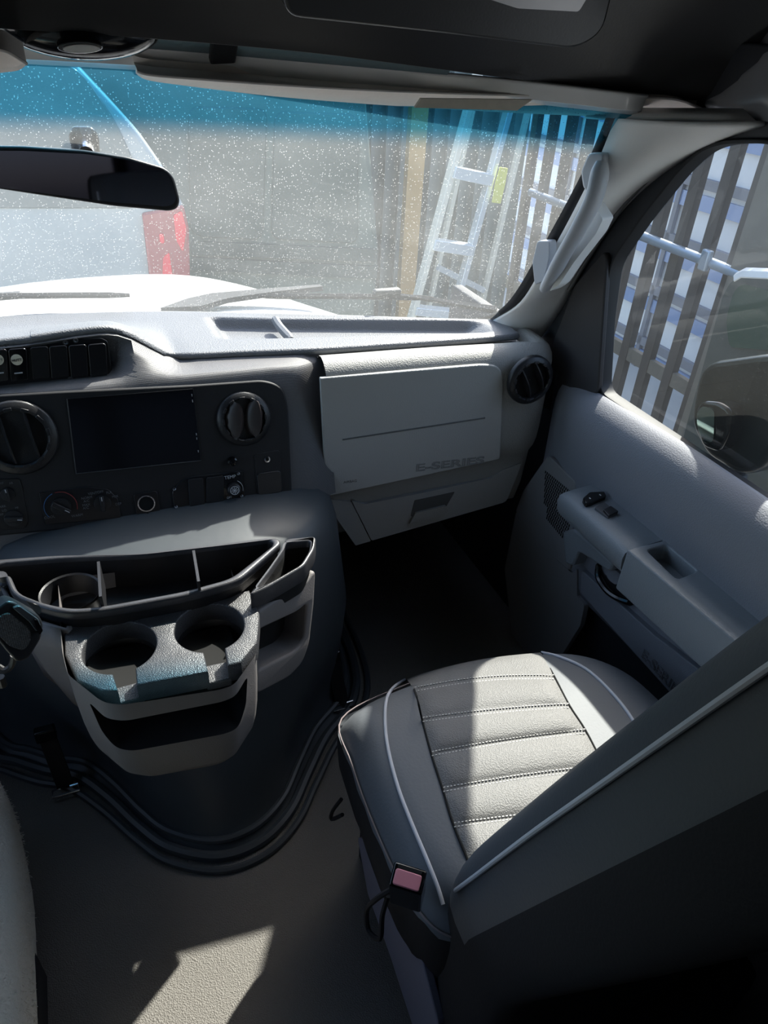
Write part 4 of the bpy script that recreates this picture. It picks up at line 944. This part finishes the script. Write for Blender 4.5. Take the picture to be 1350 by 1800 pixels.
# backrest
def yf(z): return 0.349-0.34*(z-0.47)
sec = [(0.30, -0.135), (0.283, -0.125), (0.274, -0.105), (0.272, -0.052), (0.279, 0.0), (0.289, 0.020), (0.306, 0.032), (0.33, 0.035), (0.37, 0.018), (0.42, 0.0), (0.52, -0.006), (0.62, 0.0), (0.67, 0.018), (0.71, 0.035), (0.735, 0.030), (0.752, 0.0), (0.765, -0.052), (0.762, -0.105), (0.755, -0.125), (0.735, -0.135)]
rows = []; zs = [0.065, 0.15, 0.28, 0.38, 0.44, 0.48, 0.55, 0.64, 0.74, 0.84, 0.94, 1.02, 1.08, 1.115, 1.13]
for z in zs:
    sh = 1.0; dy = 0
    yy = yf(max(z, 0.44)) if z >= 0.44 else yf(0.44)+0.0*(0.44-z)
    k = sm(0.36, 0.50, z); tp = interp([(1.02, 0), (1.08, 0.012), (1.115, 0.032), (1.13, 0.06)], z)
    row = []
    for i, (x, o) in enumerate(sec):
        fo = o if o < 0 else o*k
        wv = 0.004*math.sin(z*23+i*1.9)*(1 if i < 3 or z < 0.45 else 0.2)
        xx = x+(0.52-x)*tp*1.2+wv+0.02*sm(0.7, 1.1, z)*(1 if x < 0.5 else 0); oo = fo*(1-tp*6) if abs(tp) < 0.1 else fo
        row.append(V((xx, yy+oo-0.01*tp, z)))
    rows.append(row)
n = len(sec); vs = [p for r in rows for p in r]; fs_ = []; mi = []
for i in range(len(rows)-1):
    for j in range(n):
        fs_.append((i*n+j, i*n+(j+1) % n, (i+1)*n+(j+1) % n, (i+1)*n+j)); mi.append(0 if (3 <= j < 16 and zs[i] > 0.42) else 1)
fs_.append(tuple((len(rows)-1)*n+j for j in range(n))); mi.append(0)
M_strip = mat('charcoal vinyl back cover', (0.066, 0.074, 0.085), 0.5, 0.25, 260)
mk('backrest', vs, fs_, [M_strip, M_rear], seat, smooth=60, mi=mi, sub=1)
pp = [rows[i][4]+V((-0.001, 0, 0)) for i in range(5, 13)]
mb = MB(); mb.tube(catmull(pp, 4), 0.0026, 8); mb.build('backrest_piping', M_pipe, seat)
# seat pedestal and loose bits
mb = MB(); mb.box((0.50, 0.42, 0.145), (0.44, 0.46, 0.17)); mb.build('pedestal', M_rear, seat, bev=0.02)
q = [at(*p, x=0.272) for p in ((640, 1487), (668, 1492), (720, 1600), (760, 1790), (742, 1800), (690, 1660), (655, 1560))]
fsk = Frame((0.268, 0, 0), (0, -1, 0), (0, 0, 1)); qq = [fsk.px(*p) for p in ((632, 1470), (668, 1482), (725, 1600), (775, 1800), (745, 1850), (690, 1680), (650, 1570))]
plate('pedestal_skirt', fsk, roundpoly([(p[0], p[1]) for p in qq], 0.01), -0.008, 0.004, M_lav, seat, bev=0.002)
mb = MB()
mb.tube(catmull([at(600, 1405, x=0.235), at(585, 1425, x=0.225), at(583, 1440, x=0.225), at(602, 1432, x=0.235)], 5), 0.0032, 6)
mb.build('cover_tie_strap', M_rear, seat); mb = MB()
mb.tube(catmull([at(690, 1562, x=0.23), at(662, 1580, x=0.215), at(645, 1600, x=0.212), at(648, 1635, x=0.212), at(668, 1650, x=0.215), at(672, 1610, x=0.22), at(682, 1575, x=0.228)], 6), 0.0035, 6)
mb.build('cover_tie_strap', M_rear, seat)
# seat belt buckle
bk = empty('seat_belt_buckle', 'black seat belt buckle with a pink red button beside the passenger cushion', 'seat belt buckle', at(720, 1580, x=0.225))
up = V((0.02, 0.13, 1)).normalized(); B0 = at(717, 1543, x=0.222)
FBk = Frame(B0, (0.75, -0.6, 0.0), (0.55, 0.75, 0.25))
def bx(name, m, u0, u1, v0, v1, d0, d1, par, bev=0.002):
    return plate(name, FBk, roundpoly([(u0, v0), (u1, v0), (u1, v1), (u0, v1)], 0.003), d0, d1, m, par, bev=bev)
if FBk.n.z < 0: FBk.n = -FBk.n
bx('buckle_housing', M_gloss, -0.019, 0.019, -0.013, 0.013, -0.085, 0.0, bk, 0.003)
bt = bx('release_button', M_red, -0.015, 0.015, -0.011, 0.006, -0.002, 0.0025, bk, 0.001)
bx('belt_slot', M_void, -0.014, 0.014, 0.007, 0.011, -0.002, 0.0006, bk, 0.0)

# ================================================================ DRIVER SEAT (left edge)
ds = empty('driver_seat', 'beige fuzzy driver seat cushion at the left edge', 'seat', (-0.45, 0.4, 0.0))
OD = [(p.x, p.y) for p in [at(*q_, z=0.27) for q_ in ((45, 1900), (36, 1800), (33, 1680), (30, 1560), (24, 1460), (0, 1375), (-60, 1320))]]+[(-0.42, 0.93), (-0.60, 0.90), (-0.68, 0.80), (-0.70, 0.5), (-0.70, 0.25), (-0.65, 0.15), (-0.45, 0.12), (-0.26, 0.17)]
OD = catmull([(x, y, 0) for x, y in OD], 5, closed=True); CD = V((-0.44, 0.42, 0)); rows = []
for z, s in ((0.38, 0.001), (0.375, 0.4), (0.35, 0.6), (0.32, 0.76), (0.302, 0.88), (0.29, 0.95), (0.275, 1.0), (0.24, 1.004), (0.20, 1.0), (0.12, 0.97)):
    rows.append([V((CD.x+(p.x-CD.x)*s, CD.y+(p.y-CD.y)*s, z+0.003*math.sin(3.1*i))) for i, p in enumerate(OD)])
loft('seat_cushion', rows, M_beige, ds, closed=True, capb=True, smooth=60)
mb = MB()
for i in range(900):
    y = random.uniform(0.3, 0.85); z = random.uniform(0.18, 0.28)
    x = interp(sorted([(p.y, p.x) for p in OD if p.x > -0.3 and p.y > 0.2]), y)
    if z > 0.27: x -= (z-0.27)*0.5
    d = V((random.uniform(0.4, 1), random.uniform(-1, 1), random.uniform(-1, 1))).normalized()*random.uniform(0.003, 0.008)
    p = V((x-0.001, y, z)); mb.tube([p, p+d*0.6, p+d+V((0, 0, -0.002))], 0.0004, 3, cap=False)
fz = mb.build('fabric_fuzz', M_beige, ds, smooth=0); fz['kind'] = 'stuff'
mb = MB(); mb.box((-0.45, 0.42, 0.11), (0.44, 0.44, 0.1)); mb.build('pedestal', M_rear, ds, bev=0.02)
mb = MB(); mb.box((-0.46, 0.13, 0.72), (0.46, 0.11, 0.66), Matrix.Rotation(math.radians(14), 3, 'X')); mb.build('backrest', M_beige, ds, bev=0.04, seg=4)

# ================================================================ VISORS, MIRROR, LAMP
def visor(name, label, topl, botl, ylist, depth, parent_loc, lab=None, flip=False):
    v_ = empty(name, label, 'sun visor', parent_loc); rows = []
    for (tx, ty), (bx_, by_), y in zip(topl, botl, ylist):
        a = at(tx, ty, y=y); b = at(bx_, by_, y=y+0.035); mid = (a+b)/2
        rows.append([b+V((0, depth, 0.012)), b+V((0, 0.03, 0)), b+V((0, 0.008, 0)), b+V((0, -0.002, 0.004)), mid+V((0, -0.006, 0)), a+V((0, -0.002, -0.003)), a+V((0, 0.006, 0.001)), a+V((0, 0.03, 0.006)), a+V((0, depth, 0.014))])
    rs = [catmull([r[i] for r in rows], 5) for i in range(9)]
    R2 = [[rs[i][k] for i in range(9)] for k in range(len(rs[0]))]
    vp = loft('visor_panel', R2, M_visor, v_, closed=True, capa=True, capb=True, smooth=60)
    mb = MB(); mb.tube([r[5]+V((0, 0, 0.001)) for r in R2], 0.0018, 6); mb.build('edge_seam', mat('pale seam cloth', (0.58, 0.54, 0.5), 0.9), v_)
    return v_
tl = [(241, 122), (262, 128), (330, 134), (480, 145), (650, 155), (860, 163), (1060, 167), (1180, 171), (1225, 186), (1247, 196)]
bl = [(243, 132), (262, 142), (330, 152), (480, 170), (650, 184), (860, 197), (1060, 206), (1180, 207), (1225, 205), (1249, 200)]
yl = [1.09, 1.085, 1.08, 1.065, 1.045, 1.015, 0.975, 0.935, 0.915, 0.90]
vs1 = visor('sun_visor', 'long beige sun visor folded up above the passenger side of the windshield', tl, bl, yl, 0.03, (0.5, 1.03, 1.22))
fv = Frame(at(830, 180, y=1.0), at(1000, 186, y=0.985)-at(700, 176, y=1.037), (0, 0, 1))
if fv.n.y > 0: fv.n = -fv.n
q = [fv.px(*p) for p in [(738, 172), (932, 174), (905, 193), (727, 188)]]
plate('warning_label', fv, [(p[0], p[1]) for p in q], 0.000, 0.0095, mat('faded cream label', (0.60, 0.56, 0.47), 0.7, var=0.15, vscale=90), vs1)
# black support clip of the visor
mb = MB(); a, b = at(396, 62, y=1.06), at(396, 108, y=1.08); mb.bar(a, b+V((0, 0.02, 0)), 0.034, 0.012, up=(0, 1, 0)); mb.build('visor_clip', M_black, vs1, bev=0.003)
tl2 = [(-330, 50), (-200, 60), (-90, 70), (-20, 80), (10, 86), (34, 100), (46, 108)]
bl2 = [(-330, 100), (-200, 110), (-90, 122), (-20, 129), (10, 128), (34, 124), (47, 114)]
visor('sun_visor', 'beige tip of the driver sun visor in the top left corner', tl2, bl2, [0.86, 0.88, 0.90, 0.92, 0.925, 0.93, 0.935], 0.05, (-0.1, 0.95, 1.22))
# rear view mirror
mr = empty('rear_view_mirror', 'wide black framed rear view mirror hanging on a chrome stem from the windshield', 'mirror', (0.045, 1.2, 1.12))
FMr = Frame(at(150, 310, y=1.19), (1, 0.10, 0), (0, 0.10, 1))
if FMr.n.y > 0: FMr.n = -FMr.n
mo = [(-150, 262), (-60, 256), (40, 257), (150, 264), (225, 276), (290, 295), (305, 310), (316, 352), (312, 366), (298, 371), (200, 362), (100, 347), (0, 332), (-80, 320), (-145, 305), (-158, 285)]
q = [FMr.px(*p) for p in mo]; q = [(p[0], p[1]) for p in q]
plate('mirror_housing', FMr, roundpoly(q, 0.008), -0.022, 0.004, M_black, mr, bev=0.005, seg=3)
mi_ = sum((V(p) for p in q), V((0, 0)))/len(q)
qi = [tuple(mi_+V(((p[0]-mi_.x)*0.965, (p[1]-mi_.y)*0.86))) for p in q]
plate('mirror_glass', FMr, roundpoly(qi, 0.006), 0.003, 0.0052, mat('mirror silver', (0.62, 0.60, 0.68), 0.03, metal=1.0), mr)
bt_ = at(148, 246, y=1.262)
mb = MB(); mb.tube([bt_+V((0, -0.004, -0.002)), bt_+V((0.002, -0.03, -0.018)), at(152, 272, y=1.205)], 0.011, 16); mb.build('chrome_stem', M_chrome, mr)
fb_ = Frame(bt_, (1, 0, 0), (0, -0.6, 1))
if fb_.n.y > 0: fb_.n = -fb_.n
plate('windshield_button', fb_, roundpoly([(-0.019, -0.024), (0.019, -0.024), (0.021, 0.008), (0.014, 0.022), (-0.014, 0.022), (-0.021, 0.008)], 0.006), -0.003, 0.006, M_gloss, mr, bev=0.003)
# sticker behind the mirror on the glass
# map lamp
ml = empty('map_lamp', 'black domed map lamp with a clear oval lens above the windshield centre', 'lamp', at(140, 60, y=1.03))
cp_ = at(140, 44, y=1.04); rows = []
for k in range(9):
    a = k/8*math.pi/2; r = math.cos(a)
    rows.append([V((cp_.x+0.09*r*math.cos(2*math.pi*j/40), cp_.y+0.045*r*math.sin(2*math.pi*j/40)-0.008*k/8, cp_.z-0.034*math.sin(a))) for j in range(40)])
loft('lamp_housing', rows, M_gloss, ml, closed=True)
fl_ = Frame(at(140, 80, y=0.995), (1, 0, 0.02), (0, -0.35, 1))
if fl_.n.y > 0: fl_.n = -fl_.n
q = [fl_.px(140+40*math.cos(a), 81+11*math.sin(a)) for a in [2*math.pi*k/24 for k in range(24)]]
plate('lamp_bezel', fl_, [(p[0], p[1]) for p in q], -0.01, 0.004, M_chrome, ml, bev=0.001)
q = [fl_.px(142+33*math.cos(a), 82+8*math.sin(a)) for a in [2*math.pi*k/24 for k in range(24)]]
plate('lamp_lens', fl_, [(p[0], p[1]) for p in q], 0.004, 0.006, mat('clear ribbed lens', (0.75, 0.74, 0.70), 0.15, 0.5, 200), ml, bev=0.001)

# ================================================================ OUTSIDE
M_conc = mat('pale concrete yard', (0.48, 0.47, 0.44), 0.9, 0.3, 30, var=0.2, vscale=2)
mb = MB(); mb.box((2, 6, -0.80), (24, 22, 0.1)); struct(tag(mb.build('ground', M_conc), 'pale concrete ground outside the windshield', 'ground'))
# hood
hx = [(-0.9, 1.62, 1.75), (-0.5, 1.62, 1.98), (-0.2, 1.60, 2.12), (0.1, 1.57, 2.16), (0.3, 1.53, 2.13), (0.45, 1.49, 2.02), (0.55, 1.46, 1.90), (0.65, 1.43, 1.78), (0.72, 1.41, 1.68), (0.80, 1.38, 1.55), (0.86, 1.34, 1.42)]
rows = []
for x, y0, y1 in hx:
    row = []
    for k in range(9):
        t = k/8; y = lerp(y0, y1, t); row.append(V((x, y, 0.735-0.11*(abs(x)/0.9)**3*1.0-0.02*t-0.05*t*t)))
    row.append(V((x, y1+0.05, 0.60))); row.append(V((x, y1+0.07, 0.35))); rows.append(row)
rows.append([p+V((0.03, 0.0, -0.08)) for p in rows[-1]]); rows.append([p+V((0.03, 0.0, -0.3)) for p in rows[-1]])
R2 = [catmull([r[i] for r in rows], 4) for i in range(len(rows[0]))]
tag(loft('hood', R2, M_white, None, smooth=60), 'white engine hood outside the windshield', 'hood')
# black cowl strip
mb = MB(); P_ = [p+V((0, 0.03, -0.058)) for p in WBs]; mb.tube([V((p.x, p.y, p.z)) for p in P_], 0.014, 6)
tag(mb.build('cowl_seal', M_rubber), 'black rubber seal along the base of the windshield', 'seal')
# wipers
M_wip = mat('faded black wiper rubber', (0.02, 0.02, 0.022), 0.7)
def wiper(label, b0, b1, arm_):
    w_ = empty('windshield_wiper', label, 'wiper', at(*b0, y=1.47))
    A, B = at(b0[0], b0[1], y=b0[2]), at(b1[0], b1[1], y=b1[2])
    mb = MB(); n = 10; mb.tube([A.lerp(B, k/n)+V((0, 0.0, 0.002*math.sin(math.pi*k/n))) for k in range(n+1)], [0.004]+[0.0065]*(n-1)+[0.004], 6); mb.build('blade', M_wip, w_)
    mb = MB(); mb.tube(catmull([at(*p[:2], y=p[2]) for p in arm_], 4), [0.004+0.0005*i for i in range(4*(len(arm_)-1)+1)], 6); mb.build('arm', mat('grey wiper arm', (0.05, 0.05, 0.05), 0.6), w_)
    m_ = at(arm_[0][0], arm_[0][1], y=arm_[0][2]); mb = MB(); mb.box(m_+V((0, 0, 0.004)), (0.06, 0.02, 0.012)); mb.build('blade_joint', mat('grey wiper arm', (0, 0, 0)), w_, bev=0.004)
for o_ in (): pass
wiper('black wiper lying at the passenger side of the windshield base', (455, 521, 1.435), (762, 524, 1.34), [(680, 516, 1.36), (760, 527, 1.34), (820, 537, 1.31), (872, 545, 1.285)])
wiper('black wiper lying at the driver side of the windshield base', (228, 519, 1.50), (-150, 525, 1.54), [(10, 524, 1.53), (-60, 530, 1.54), (-150, 540, 1.54)])
# dark tapered strip modelled in place of a shadow on the hood
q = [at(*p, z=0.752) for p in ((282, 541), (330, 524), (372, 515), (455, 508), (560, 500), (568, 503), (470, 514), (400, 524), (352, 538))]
FH = Frame((0, 0, 0.752), (1, 0, 0), (0, 1, 0)); tag(plate('hood_shadow_strip', FH, [(p.x, p.y) for p in q], -0.012, 0.0, mat('grey hood shadow', (0.03, 0.032, 0.035), 0.8)), 'grey tapered strip standing in for a shadow on the white hood', 'shadow strip')

# white vehicle corner at the left
suv = empty('parked_suv', 'white parked vehicle rear corner with red tail light at the left', 'car', (-0.5, 3.0, -0.75))
FY = Frame((0, 3.0, 0), (1, 0, 0), (0, 0, 1))
M_body = mat('pale blue white car paint', (0.34, 0.39, 0.41), 0.3, coat=0.3)
q = [(-2.2, -0.55), (0.415, -0.55), (0.425, 0.40), (0.438, 0.65), (0.374, 0.80), (0.30, 0.92), (0.233, 1.0), (0.10, 1.15), (0.02, 1.22), (-0.4, 1.32), (-2.2, 1.34)]
mbp = plate('car_body', FY, roundpoly(q, 0.03), -0.5, 0.0, M_body, suv, bev=0.04, seg=4)
q = [FY.px(*p) for p in [(-400, 366), (250, 366), (238, 290), (205, 215), (150, 135), (120, 112), (-400, 108)]]
plate('rear_window', FY, roundpoly([(p[0], p[1]) for p in q], 0.05), -0.01, 0.006, mat('grey tinted car glass', (0.16, 0.19, 0.19), 0.15), suv, bev=0.004)
q = [FY.px(*p) for p in [(249, 374), (322, 360), (331, 400), (333, 486), (262, 486)]]
tl_ = plate('tail_light', FY, roundpoly([(p[0], p[1]) for p in q], 0.01), -0.02, 0.02, mat('dull red lens', (0.32, 0.07, 0.08), 0.25), suv, bev=0.008)
for a in ([(303, 375), (318, 368), (326, 400), (320, 440), (308, 420)], [(285, 450), (296, 440), (302, 486), (284, 486)], [(278, 408), (286, 408), (288, 425), (280, 425)]):
    q = [FY.px(*p) for p in a]; plate('red_reflector', FY, roundpoly([(p[0], p[1]) for p in q], 0.01), 0.02, 0.026, mat('bright red lens', (0.75, 0.03, 0.06), 0.2), tl_, bev=0.002)
mb = MB()
for x in (-1.9, 0.1):
    mb = MB(); mb.lathe((x, 3.25, -0.42), (1, 0, 0), [(0.33, 0), (0.33, 0.2), (0.2, 0.2)], 24, closed=True); mb.build('wheel', M_rubber, suv)
# grey green van side
van = empty('parked_van', 'grey green van side with large rounded side windows behind the white vehicle', 'van', (1.0, 3.5, -0.75))
FVn = Frame((0.45, 3.55, 0), (0.95, -0.20, 0), (0, 0, 1))
if FVn.n.y > 0: FVn.n = -FVn.n
M_van = mat('grey green van paint', (0.15, 0.185, 0.16), 0.5)
q = [(-0.35, -0.6), (FVn.px(660, 400)[0], -0.6), (FVn.px(668, 400)[0], 0.35), (FVn.px(640, 300)[0], 1.0), (FVn.px(630, 300)[0], 1.45), (-0.35, 1.5)]
plate('van_body', FVn, roundpoly(q, 0.04), -1.2, 0.0, M_van, van, bev=0.04, seg=3)
M_vg = mat('dusty van glass', (0.11, 0.135, 0.12), 0.35)
for a in ([(330, 186), (335, 405), (352, 416), (462, 421), (470, 190)], [(482, 195), (476, 420), (560, 424), (628, 428), (630, 200)]):
    q = [FVn.px(*p) for p in a]; plate('side_window', FVn, roundpoly([(p[0], p[1]) for p in q], 0.05), 0.0, 0.012, M_vg, van, bev=0.006)
mb = MB()
for P_ in ([(336, 434), (660, 448)], [(336, 462), (662, 478)]):
    mb.bar(FVn.w(*FVn.px(*P_[0]), 0.004), FVn.w(*FVn.px(*P_[1]), 0.004), 0.03, 0.06)
mb.build('body_crease', mat('darker green crease', (0.08, 0.10, 0.09), 0.6), van)
mb = MB(); a = FVn.w(0.2, -0.45, 0); mb.lathe(a+V((0, 0.02, 0)), FVn.n, [(0.32, -0.2), (0.32, 0.02), (0.2, 0.02)], 24, closed=True); mb.build('wheel', M_rubber, van)
# corrugated wall
rows = []
P0, P1 = V((0.7, 5.4, -0.75)), V((2.56, 3.95, -0.75)); d = (P1-P0); nn = 150
for k in range(nn+1):
    t = k/nn; p = P0+d*t+V((-0.03*math.sin(k*1.05), -0.03*math.sin(k*1.05), 0)); rows.append([p, p+V((0, 0, 2.6))])
struct(tag(loft('wall_corrugated', rows, mat('pale corrugated steel', (0.30, 0.335, 0.315), 0.5), smooth=60), 'pale corrugated steel wall behind the parked van', 'wall'))
# fence of vertical boards along the right
fe = empty('slatted_fence', 'dark vertical board fence with a horizontal steel tube right of the vehicle', 'fence', (2.62, 3.5, -0.75))
mb = MB()
y = 4.2
while y > 0.6:
    wd = 0.055 if random.random() > 0.16 else 0.11
    mb.box((2.66, y, 0.6), (0.04, wd, 2.7)); y -= 0.17
mb.build('boards', mat('weathered brown boards', (0.07, 0.062, 0.058), 0.8, 0.4, 60, var=0.3), fe)
mb = MB(); mb.tube([(2.60, 0.4, 0.485), (2.60, 3.9, 0.495)], 0.022, 12); mb.build('rail_tube', mat('galvanised blue steel', (0.30, 0.37, 0.45), 0.35, metal=0.5), fe)
mb = MB(); mb.box((2.58, 2.42, 0.50), (0.03, 0.05, 0.09)); mb.build('tube_clamp', mat('galvanised blue steel', (0, 0, 0)), fe, bev=0.008)
mb = MB(); mb.box((2.63, 2.18, 0.6), (0.09, 0.20, 2.7)); mb.build('post', mat('weathered grey post', (0.15, 0.14, 0.12), 0.8, 0.4, 60, var=0.3), fe)
mb = MB(); mb.box((2.66, 2.4, -0.10), (0.03, 3.6, 0.07)); mb.box((2.69, 2.4, 1.25), (0.03, 3.6, 0.09)); mb.build('cross_rail', mat('weathered grey post', (0, 0, 0)), fe)
P_ = at(728, 300, y=4.0); mb = MB(); mb.box((P_.x, 4.0, 0.2), (0.10, 0.05, 1.9)); tag(mb.build('wooden_post', mat('orange lumber', (0.75, 0.47, 0.20), 0.7, 0.3, 80)), 'orange wooden post standing before the corrugated wall', 'post')
# building behind the fence
bd = empty('pale_building', 'pale building with horizontal window bands seen through the fence', 'building', (3.8, 4, -0.75))
mb = MB(); mb.box((4.2, 4.0, 0.4), (0.8, 9, 2.3)); mb.build('facade', mat('pale blue white facade', (0.78, 0.80, 0.84), 0.7), bd)
mb = MB(); mb2 = MB()
for z in (-0.55, -0.18, 0.18, 0.55, 0.92, 1.28):
    mb.box((3.785, 4, z), (0.04, 9, 0.06)); mb2.box((3.79, 4, z-0.11), (0.03, 9, 0.09))
for yy in [0.2+0.62*i for i in range(14)]: mb.box((3.78, yy, 0.4), (0.03, 0.035, 2.3))
mb.build('trim_bands', mat('grey facade trim', (0.22, 0.23, 0.27), 0.7), bd); mb2.build('window_band', mat('blue facade glass', (0.22, 0.32, 0.55), 0.25), bd)
# step ladder
ld = empty('step_ladder', 'aluminium step ladder with a yellow sticker leaning by the fence', 'ladder', (1.75, 3.2, -0.75))
def lp_(px, py, y=3.2): return at(px, py, y=y)
def ext(a, b, z): return a+(b-a)*((z-a.z)/(b.z-a.z))
a0, b0 = lp_(822, 195), lp_(735, 515); a1, b1 = lp_(892, 200), lp_(806, 515)
M_al = mat('pale aluminium', (0.62, 0.68, 0.72), 0.35, metal=0.3); M_alw = mat('warm white ladder rail', (0.72, 0.70, 0.60), 0.5)
for a, b, m in ((a0, b0, M_alw), (a1, b1, M_al)):
    mb = MB(); mb.bar(ext(a, b, 1.15), ext(a, b, -0.75), 0.028, 0.05, up=(0, 1, 0)); mb.build('side_rail', m, ld, bev=0.003)
for z in (0.72, 0.40, 0.08, -0.24, -0.56, 1.04):
    p, q_ = ext(a0, b0, z+0.02), ext(a1, b1, z-0.02); mb = MB(); mb.bar(p, q_, 0.075, 0.05 if z > .3 else 0.04); mb.build('tread', M_al, ld, bev=0.003)
c0, d0 = lp_(912, 262, 3.55), lp_(850, 520, 3.55); c1, d1 = lp_(885, 270, 3.55), lp_(762, 520, 3.55)
for a, b in ((c0, d0), (lp_(800, 330, 3.6), lp_(758, 520, 3.6))):
    mb = MB(); mb.bar(ext(a, b, 0.95), ext(a, b, -0.75), 0.022, 0.035, up=(0, 1, 0)); mb.build('back_rail', M_alw, ld, bev=0.002)
mb = MB(); mb.bar(lp_(770, 470, 3.5), lp_(850, 510, 3.5), 0.03, 0.03); mb.build('back_brace', M_al, ld)
FL = Frame(lp_(880, 320, 3.15), (1, 0, 0), (0, 0, 1)); q = [FL.px(*p) for p in [(880, 294), (893, 296), (888, 325), (880, 358), (866, 356), (872, 322)]]
plate('yellow_sticker', FL, [(p[0], p[1]) for p in q], -0.01, 0.0, mat('yellow sticker', (0.62, 0.62, 0.12), 0.6), ld)
# exterior door mirror
em = empty('door_mirror', 'black exterior door mirror with small round-cornered convex mirror outside the side window', 'door mirror', (1.05, 0.82, 0.72))
FE = Frame((0.960, 0, 0), (0, -1, 0), (0, 0, 1))
q = [FE.px(*p) for p in [(1213, 745), (1218, 700), (1230, 652), (1250, 636), (1350, 622), (1390, 630), (1360, 790), (1335, 830), (1300, 836), (1240, 800)]]
M_mh = mat('dark green black mirror housing', (0.006, 0.010, 0.008), 0.3)
plate('mirror_housing', FE, roundpoly([(p[0], p[1]) for p in q], 0.02), -0.13, 0.0, M_mh, em, bev=0.014, seg=4)
q = [FE.px(*p) for p in [(1250, 715), (1262, 700), (1290, 702), (1312, 716), (1306, 760), (1290, 790), (1262, 780), (1250, 745)]]
plate('convex_mirror_housing', FE, roundpoly([(p[0], p[1]) for p in q], 0.01), 0.0, 0.035, M_gloss, em, bev=0.006, seg=3)
q = [FE.px(*p) for p in [(1254, 722), (1264, 708), (1286, 716), (1284, 770), (1268, 776), (1255, 745)]]
plate('convex_mirror_glass', FE, roundpoly([(p[0], p[1]) for p in q], 0.008), 0.0355, 0.037, mat('pale green mirror glass', (0.55, 0.68, 0.6), 0.06, metal=1.0), em)
mb = MB(); mb.bar((0.915, 0.72, 0.66), (1.02, 0.74, 0.67), 0.04, 0.03); mb.build('mirror_arm', M_black, em, bev=0.008)
# parked car at far right
pc = empty('parked_car', 'dark parked car with a white roof edge beyond the door mirror', 'car', (1.9, 1.3, -0.75))
FPc = Frame((1.75, 0, 0), (0, -1, 0), (0, 0, 1))
q = [FPc.px(*p) for p in [(1270, 520), (1282, 497), (1300, 484), (1350, 486), (1500, 520)]]+[V((-0.1, -0.5)), V((FPc.px(1262, 640)[0], -0.5))]
plate('car_body', FPc, roundpoly([(p[0], p[1]) for p in q], 0.02), -0.45, 0.0, mat('dark green grey car paint', (0.05, 0.06, 0.055), 0.4), pc, bev=0.02)
mb = MB(); mb.tube([FPc.w(*FPc.px(*p), -0.02) for p in ((1290, 492), (1303, 485), (1350, 487), (1500, 519))], 0.022, 8); mb.build('white_roof_edge', M_white, pc)
q = [FPc.px(*p) for p in [(1280, 560), (1292, 515), (1306, 498), (1360, 512), (1420, 560), (1420, 620), (1285, 610)]]
plate('car_window', FPc, roundpoly([(p[0], p[1]) for p in q], 0.02), 0.0, 0.008, mat('dark green car glass', (0.03, 0.06, 0.04), 0.2), pc)
